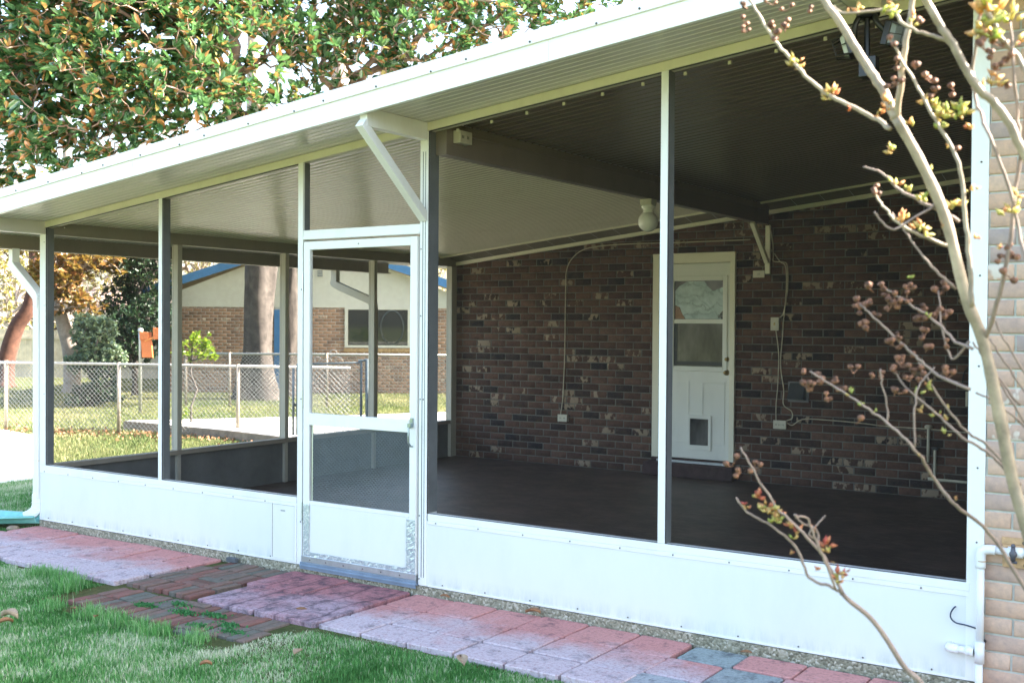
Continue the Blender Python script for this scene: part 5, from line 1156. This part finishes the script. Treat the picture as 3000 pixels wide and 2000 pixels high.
stem('branch', [(2990, 1420, .1), (2900, 1310, .1), (2840, 1270, .1), (2770, 1190, .1), (2720, 1110, .1), (2690, 1060, .12)], .005, .0028, M['twig'])
stem('branch', [(2600, 1245, .03), (2600, 1190, .03), (2585, 1130, .03), (2578, 1080, .03)], .0028, .002, M['twig'])
stem('branch', [(2680, 1310, .03), (2680, 1180, .03), (2700, 1120, .03), (2740, 1075, .03)], .0035, .002, M['twig'])
for (a, b_) in (((2860, 1150), (2990, 1200)), ((2885, 1020), (2960, 1180)), ((2900, 990), (3010, 1150)), ((2850, 1000), (2930, 1100)), ((2910, 930), (3020, 1120))):
    stem('branch', [(a[0], a[1], .05), ((a[0]+b_[0])/2, (a[1]+b_[1])/2+8, .05), (b_[0]+60, b_[1]+90, .05)], .003, .004, M['twig'])
# low shoot from the ground
P = sm([root_+np.array([-.08, -.02, -.02]), cp(2760, 2150), cp(2640, 1940), cp(2560, 1820), cp(2490, 1760), cp(2470, 1740)], 6)
MB().tube(P, list(np.linspace(.0068, .0050, len(P))), 10).build('branch', M['twig'], cm, 0, True)
stem('branch', [(2470, 1740), (2430, 1660, .02), (2390, 1600, .03), (2310, 1520, .04), (2270, 1480, .05), (2210, 1380, .06), (2170, 1310, .07)], .0065, .003, M['twig'])
stem('branch', [(2470, 1740), (2440, 1720, .02), (2370, 1690, .04), (2330, 1600, .05), (2260, 1540, .06), (2190, 1500, .07), (2155, 1455, .08)], .0055, .003, M['twig'])
stem('branch', [(2450, 1725), (2420, 1650, -.02), (2390, 1580, -.03), (2365, 1520, -.04), (2330, 1510, -.05)], .0042, .003, M['twig'])
stem('branch', [(2420, 1650, -.02), (2400, 1600, -.02), (2390, 1550, -.02), (2350, 1530, -.02), (2325, 1508, -.02)], .004, .0025, M['twig'])
stem('branch', [(2385, 1580, -.02), (2370, 1560, -.02), (2400, 1530, -.02), (2418, 1508, -.02)], .003, .002, M['twig'])
# bud clusters: small pointed leaves
def bud(u, v, dd, size, k, tone, seed):
    r = np.random.default_rng(seed); size *= .85; tone = min(1, tone+(.14 if v < 900 else 0)); c = cp(u, v, dd); V = []; F = []; A = []; b = 0  # upper buds toned paler, sunlight put into their colour
    for i in range(k):
        d = r.normal(0, 1, 3); d[2] = abs(d[2])*.8+.3; d = d-.2*CR; d /= np.linalg.norm(d); s = np.cross(d, FW)+r.normal(0, .3, 3); s /= np.linalg.norm(s); nr = np.cross(s, d); l = size*r.uniform(.7, 1.3); w_ = l*.26; p = c+r.normal(0, size*.22, 3)
        V += [p, p+d*l*.4+s*w_+nr*w_*.5, p+d*l, p+d*l*.4-s*w_+nr*w_*.5, p+d*l*.45-nr*w_*.5]; F += [(b, b+1, b+4), (b+1, b+2, b+4), (b+2, b+3, b+4), (b+3, b, b+4), (b, b+3, b+2, )[:3], (b, b+2, b+1)]
        t = np.clip(tone+r.normal(0, .22), 0, 1); A += [(t, t, t)]*5; b += 5
    return npmesh('leaf_bud', np.array(V), np.array(F), M['bud'], cm, np.array(A))
BUDS = [(2330, 185, .12, .026, 8, .35), (2345, 205, .12, .024, 7, .3), (2435, 275, .09, .028, 9, .35), (2425, 290, .09, .022, 6, .5), (2490, 325, .06, .014, 4, .2), (2575, 335, .03, .018, 4, .4), (2600, 305, 0, .024, 7, .3), (2610, 320, 0, .02, 6, .4),
        (2665, 370, 0, .022, 6, .4), (2720, 300, -.06, .024, 9, .55), (2740, 320, -.06, .024, 8, .7), (2760, 340, -.08, .024, 8, .6), (2775, 330, -.08, .02, 6, .75), (2810, 320, -.1, .03, 8, .8), (2800, 345, -.1, .026, 7, .75), (2830, 345, -.1, .024, 6, .6), (2755, 380, -.08, .024, 6, .75), (2840, 375, -.1, .018, 5, .5),
        (2620, 435, .05, .024, 6, .6), (2725, 505, 0, .022, 6, .55), (2615, 540, .06, .024, 7, .5), (2660, 560, .05, .02, 6, .6), (2705, 590, .02, .026, 7, .65), (2790, 605, 0, .024, 8, .6), (2815, 600, 0, .02, 6, .4), (2640, 640, .06, .026, 8, .55), (2700, 675, .05, .03, 9, .5), (2715, 690, .05, .022, 6, .6),
        (2850, 560, -.1, .02, 5, .5), (2895, 75, -.2, .045, 12, .5), (2900, 30, -.2, .045, 12, .6), (2880, 100, -.2, .035, 9, .5), (2955, 60, -.2, .032, 8, .5), (2975, 130, -.2, .024, 5, .45), (2900, 110, -.2, .03, 7, .8), (2600, 40, -.14, .026, 6, .75), (2620, 30, -.14, .022, 5, .5), (2520, 30, -.12, .022, 5, .3), (2480, 35, -.12, .014, 3, .3), (2675, 60, -.06, .024, 6, .55),
        (2870, 265, -.1, .024, 6, .4), (2920, 240, -.2, .03, 7, .35), (2780, 430, -.08, .016, 4, .5), (2960, 620, -.15, .026, 7, .4), (2975, 580, -.15, .022, 5, .5), (2930, 730, -.1, .016, 4, .3), (2770, 660, 0, .02, 4, .4), (2860, 700, -.1, .018, 4, .3),
        (2490, 1155, .06, .018, 4, .95), (2520, 1185, .05, .016, 4, .95), (2562, 1210, .04, .014, 3, .9), (2715, 1130, .1, .020, 4, .95), (2730, 1145, .1, .018, 4, .95), (2685, 1155, .08, .018, 4, .9), (2700, 1200, .03, .016, 4, .8), (2780, 1195, .1, .014, 3, .85), (2745, 1215, .08, .018, 4, .6), (2775, 1230, .08, .016, 4, .5), (2665, 810, .05, .016, 4, .9), (2720, 930, .08, .014, 3, .9),
        (2770, 1270, .03, .018, 4, .65), (2190, 1490, .07, .018, 5, .3), (2180, 1480, .07, .016, 4, .1), (2220, 1460, .06, .022, 6, .3), (2225, 1450, .06, .020, 5, .1), (2245, 1490, .06, .024, 7, .45), (2260, 1500, .05, .026, 8, .65), (2275, 1515, .05, .024, 8, .6), (2270, 1535, .05, .02, 5, .75), (2288, 1510, .05, .018, 5, .25),
        (2320, 1545, .04, .024, 6, .55), (2335, 1550, .04, .020, 5, .1), (2310, 1540, .04, .018, 4, .2), (2325, 1575, .04, .018, 4, .7), (2388, 1555, -.02, .018, 4, .1), (2420, 1600, -.02, .022, 6, .15), (2425, 1615, -.02, .018, 5, .45), (2440, 1650, -.02, .012, 3, .3), (2318, 1620, .05, .014, 3, .3),
        (2395, 1670, .04, .018, 4, .15), (2455, 1690, 0, .024, 5, .3), (2460, 1705, 0, .022, 5, .65), (2478, 1685, 0, .020, 4, .1), (2800, 1462, .02, .012, 3, .4), (2690, 1335, 0, .01, 2, .4)]
for i, b_ in enumerate(BUDS): bud(*b_, 200+i)
def pod(u, v, dd, sz, seed):
    r = np.random.default_rng(seed); c = cp(u, v, dd); q = MB()
    for i in range(r.integers(2, 4)):
        p = c+r.normal(0, sz*.7, 3)
        # split capsule: six-lobed body
        V = []; F = []; nu_, nv_ = 12, 6
        for a in range(nv_+1):
            ph = -pi/2+pi*.86*a/nv_
            for j in range(nu_): rr = sz*.55*cos(ph)*(1+(.22+.2*(ph > 0))*cos(6*2*pi*j/nu_))*(1 if a < nv_ else .8); V.append(p+np.array([rr*cos(2*pi*j/nu_), rr*sin(2*pi*j/nu_), sz*.62*sin(ph)]))
        F = [(a*nu_+j, a*nu_+(j+1) % nu_, (a+1)*nu_+(j+1) % nu_, (a+1)*nu_+j) for a in range(nv_) for j in range(nu_)]
        q.add(V, F); q.tube([p-np.array([0, 0, sz*.5]), c+np.array([0, 0, -sz*1.1])], .0012, 4, False)
    return q.build('seed_pod', M['pod'], cm, 0, True)
PODS = [(2190, 15, .18), (2185, 60, .18), (2190, 85, .18), (2255, 70, .15), (2300, 80, .14), (2305, 20, .14), (2280, 100, .14), (2370, 25, .1), (2265, 5, .14), (2615, 120, -.05), (2625, 185, -.05), (2680, 185, -.05), (2620, 230, -.05), (2615, 240, -.05), (2725, 225, -.06), (2735, 270, -.06), (2740, 255, -.06),
        (2795, 250, -.06), (2885, 130, -.2), (2895, 150, -.2), (2930, 190, -.2), (2950, 170, -.2), (2690, 45, -.1), (2560, 560, .08), (2575, 572, .08), (2810, 425, -.1), (2945, 245, -.2), (2940, 120, -.2),
        (2560, 840, .14), (2580, 835, .14), (2600, 865, .13), (2660, 835, .1), (2620, 875, .12), (2635, 890, .12), (2655, 870, .12), (2602, 898, .12), (2755, 845, .1), (2710, 900, .1), (2695, 925, .1), (2740, 925, .1), (2760, 915, .1), (2770, 920, .1),
        (2505, 890, .14), (2510, 905, .14), (2535, 885, .14), (2545, 888, .14), (2565, 910, .14), (2540, 945, .14), (2545, 955, .14), (2705, 975, .08), (2710, 1015, .08), (2620, 1000, .1), (2635, 990, .1), (2640, 1010, .1), (2680, 1035, .1), (2645, 1045, .12), (2655, 1060, .1), (2630, 1080, .1), (2640, 1060, .1),
        (2355, 1085, .1), (2365, 1120, .1), (2380, 1130, .1), (2408, 1095, .1), (2445, 1105, .1), (2450, 1130, .1), (2500, 1080, .1), (2425, 1165, .1), (2508, 1225, .06), (2555, 1100, .06), (2575, 1100, .06), (2630, 1140, .1), (2620, 1145, .1), (2675, 1090, .12), (2690, 1110, .1), (2665, 1105, .1), (2700, 1085, .1), (2775, 1095, .05), (2770, 1010, .05),
        (2143, 1350, .07), (2162, 1385, .07), (2208, 1365, .07), (2950, 720, -.1), (2925, 760, -.1), (2955, 790, -.1), (2970, 740, -.1)]
for i, p in enumerate(PODS): pod(p[0], p[1], p[2], .0112*random.uniform(.65, 1.1), 400+i)
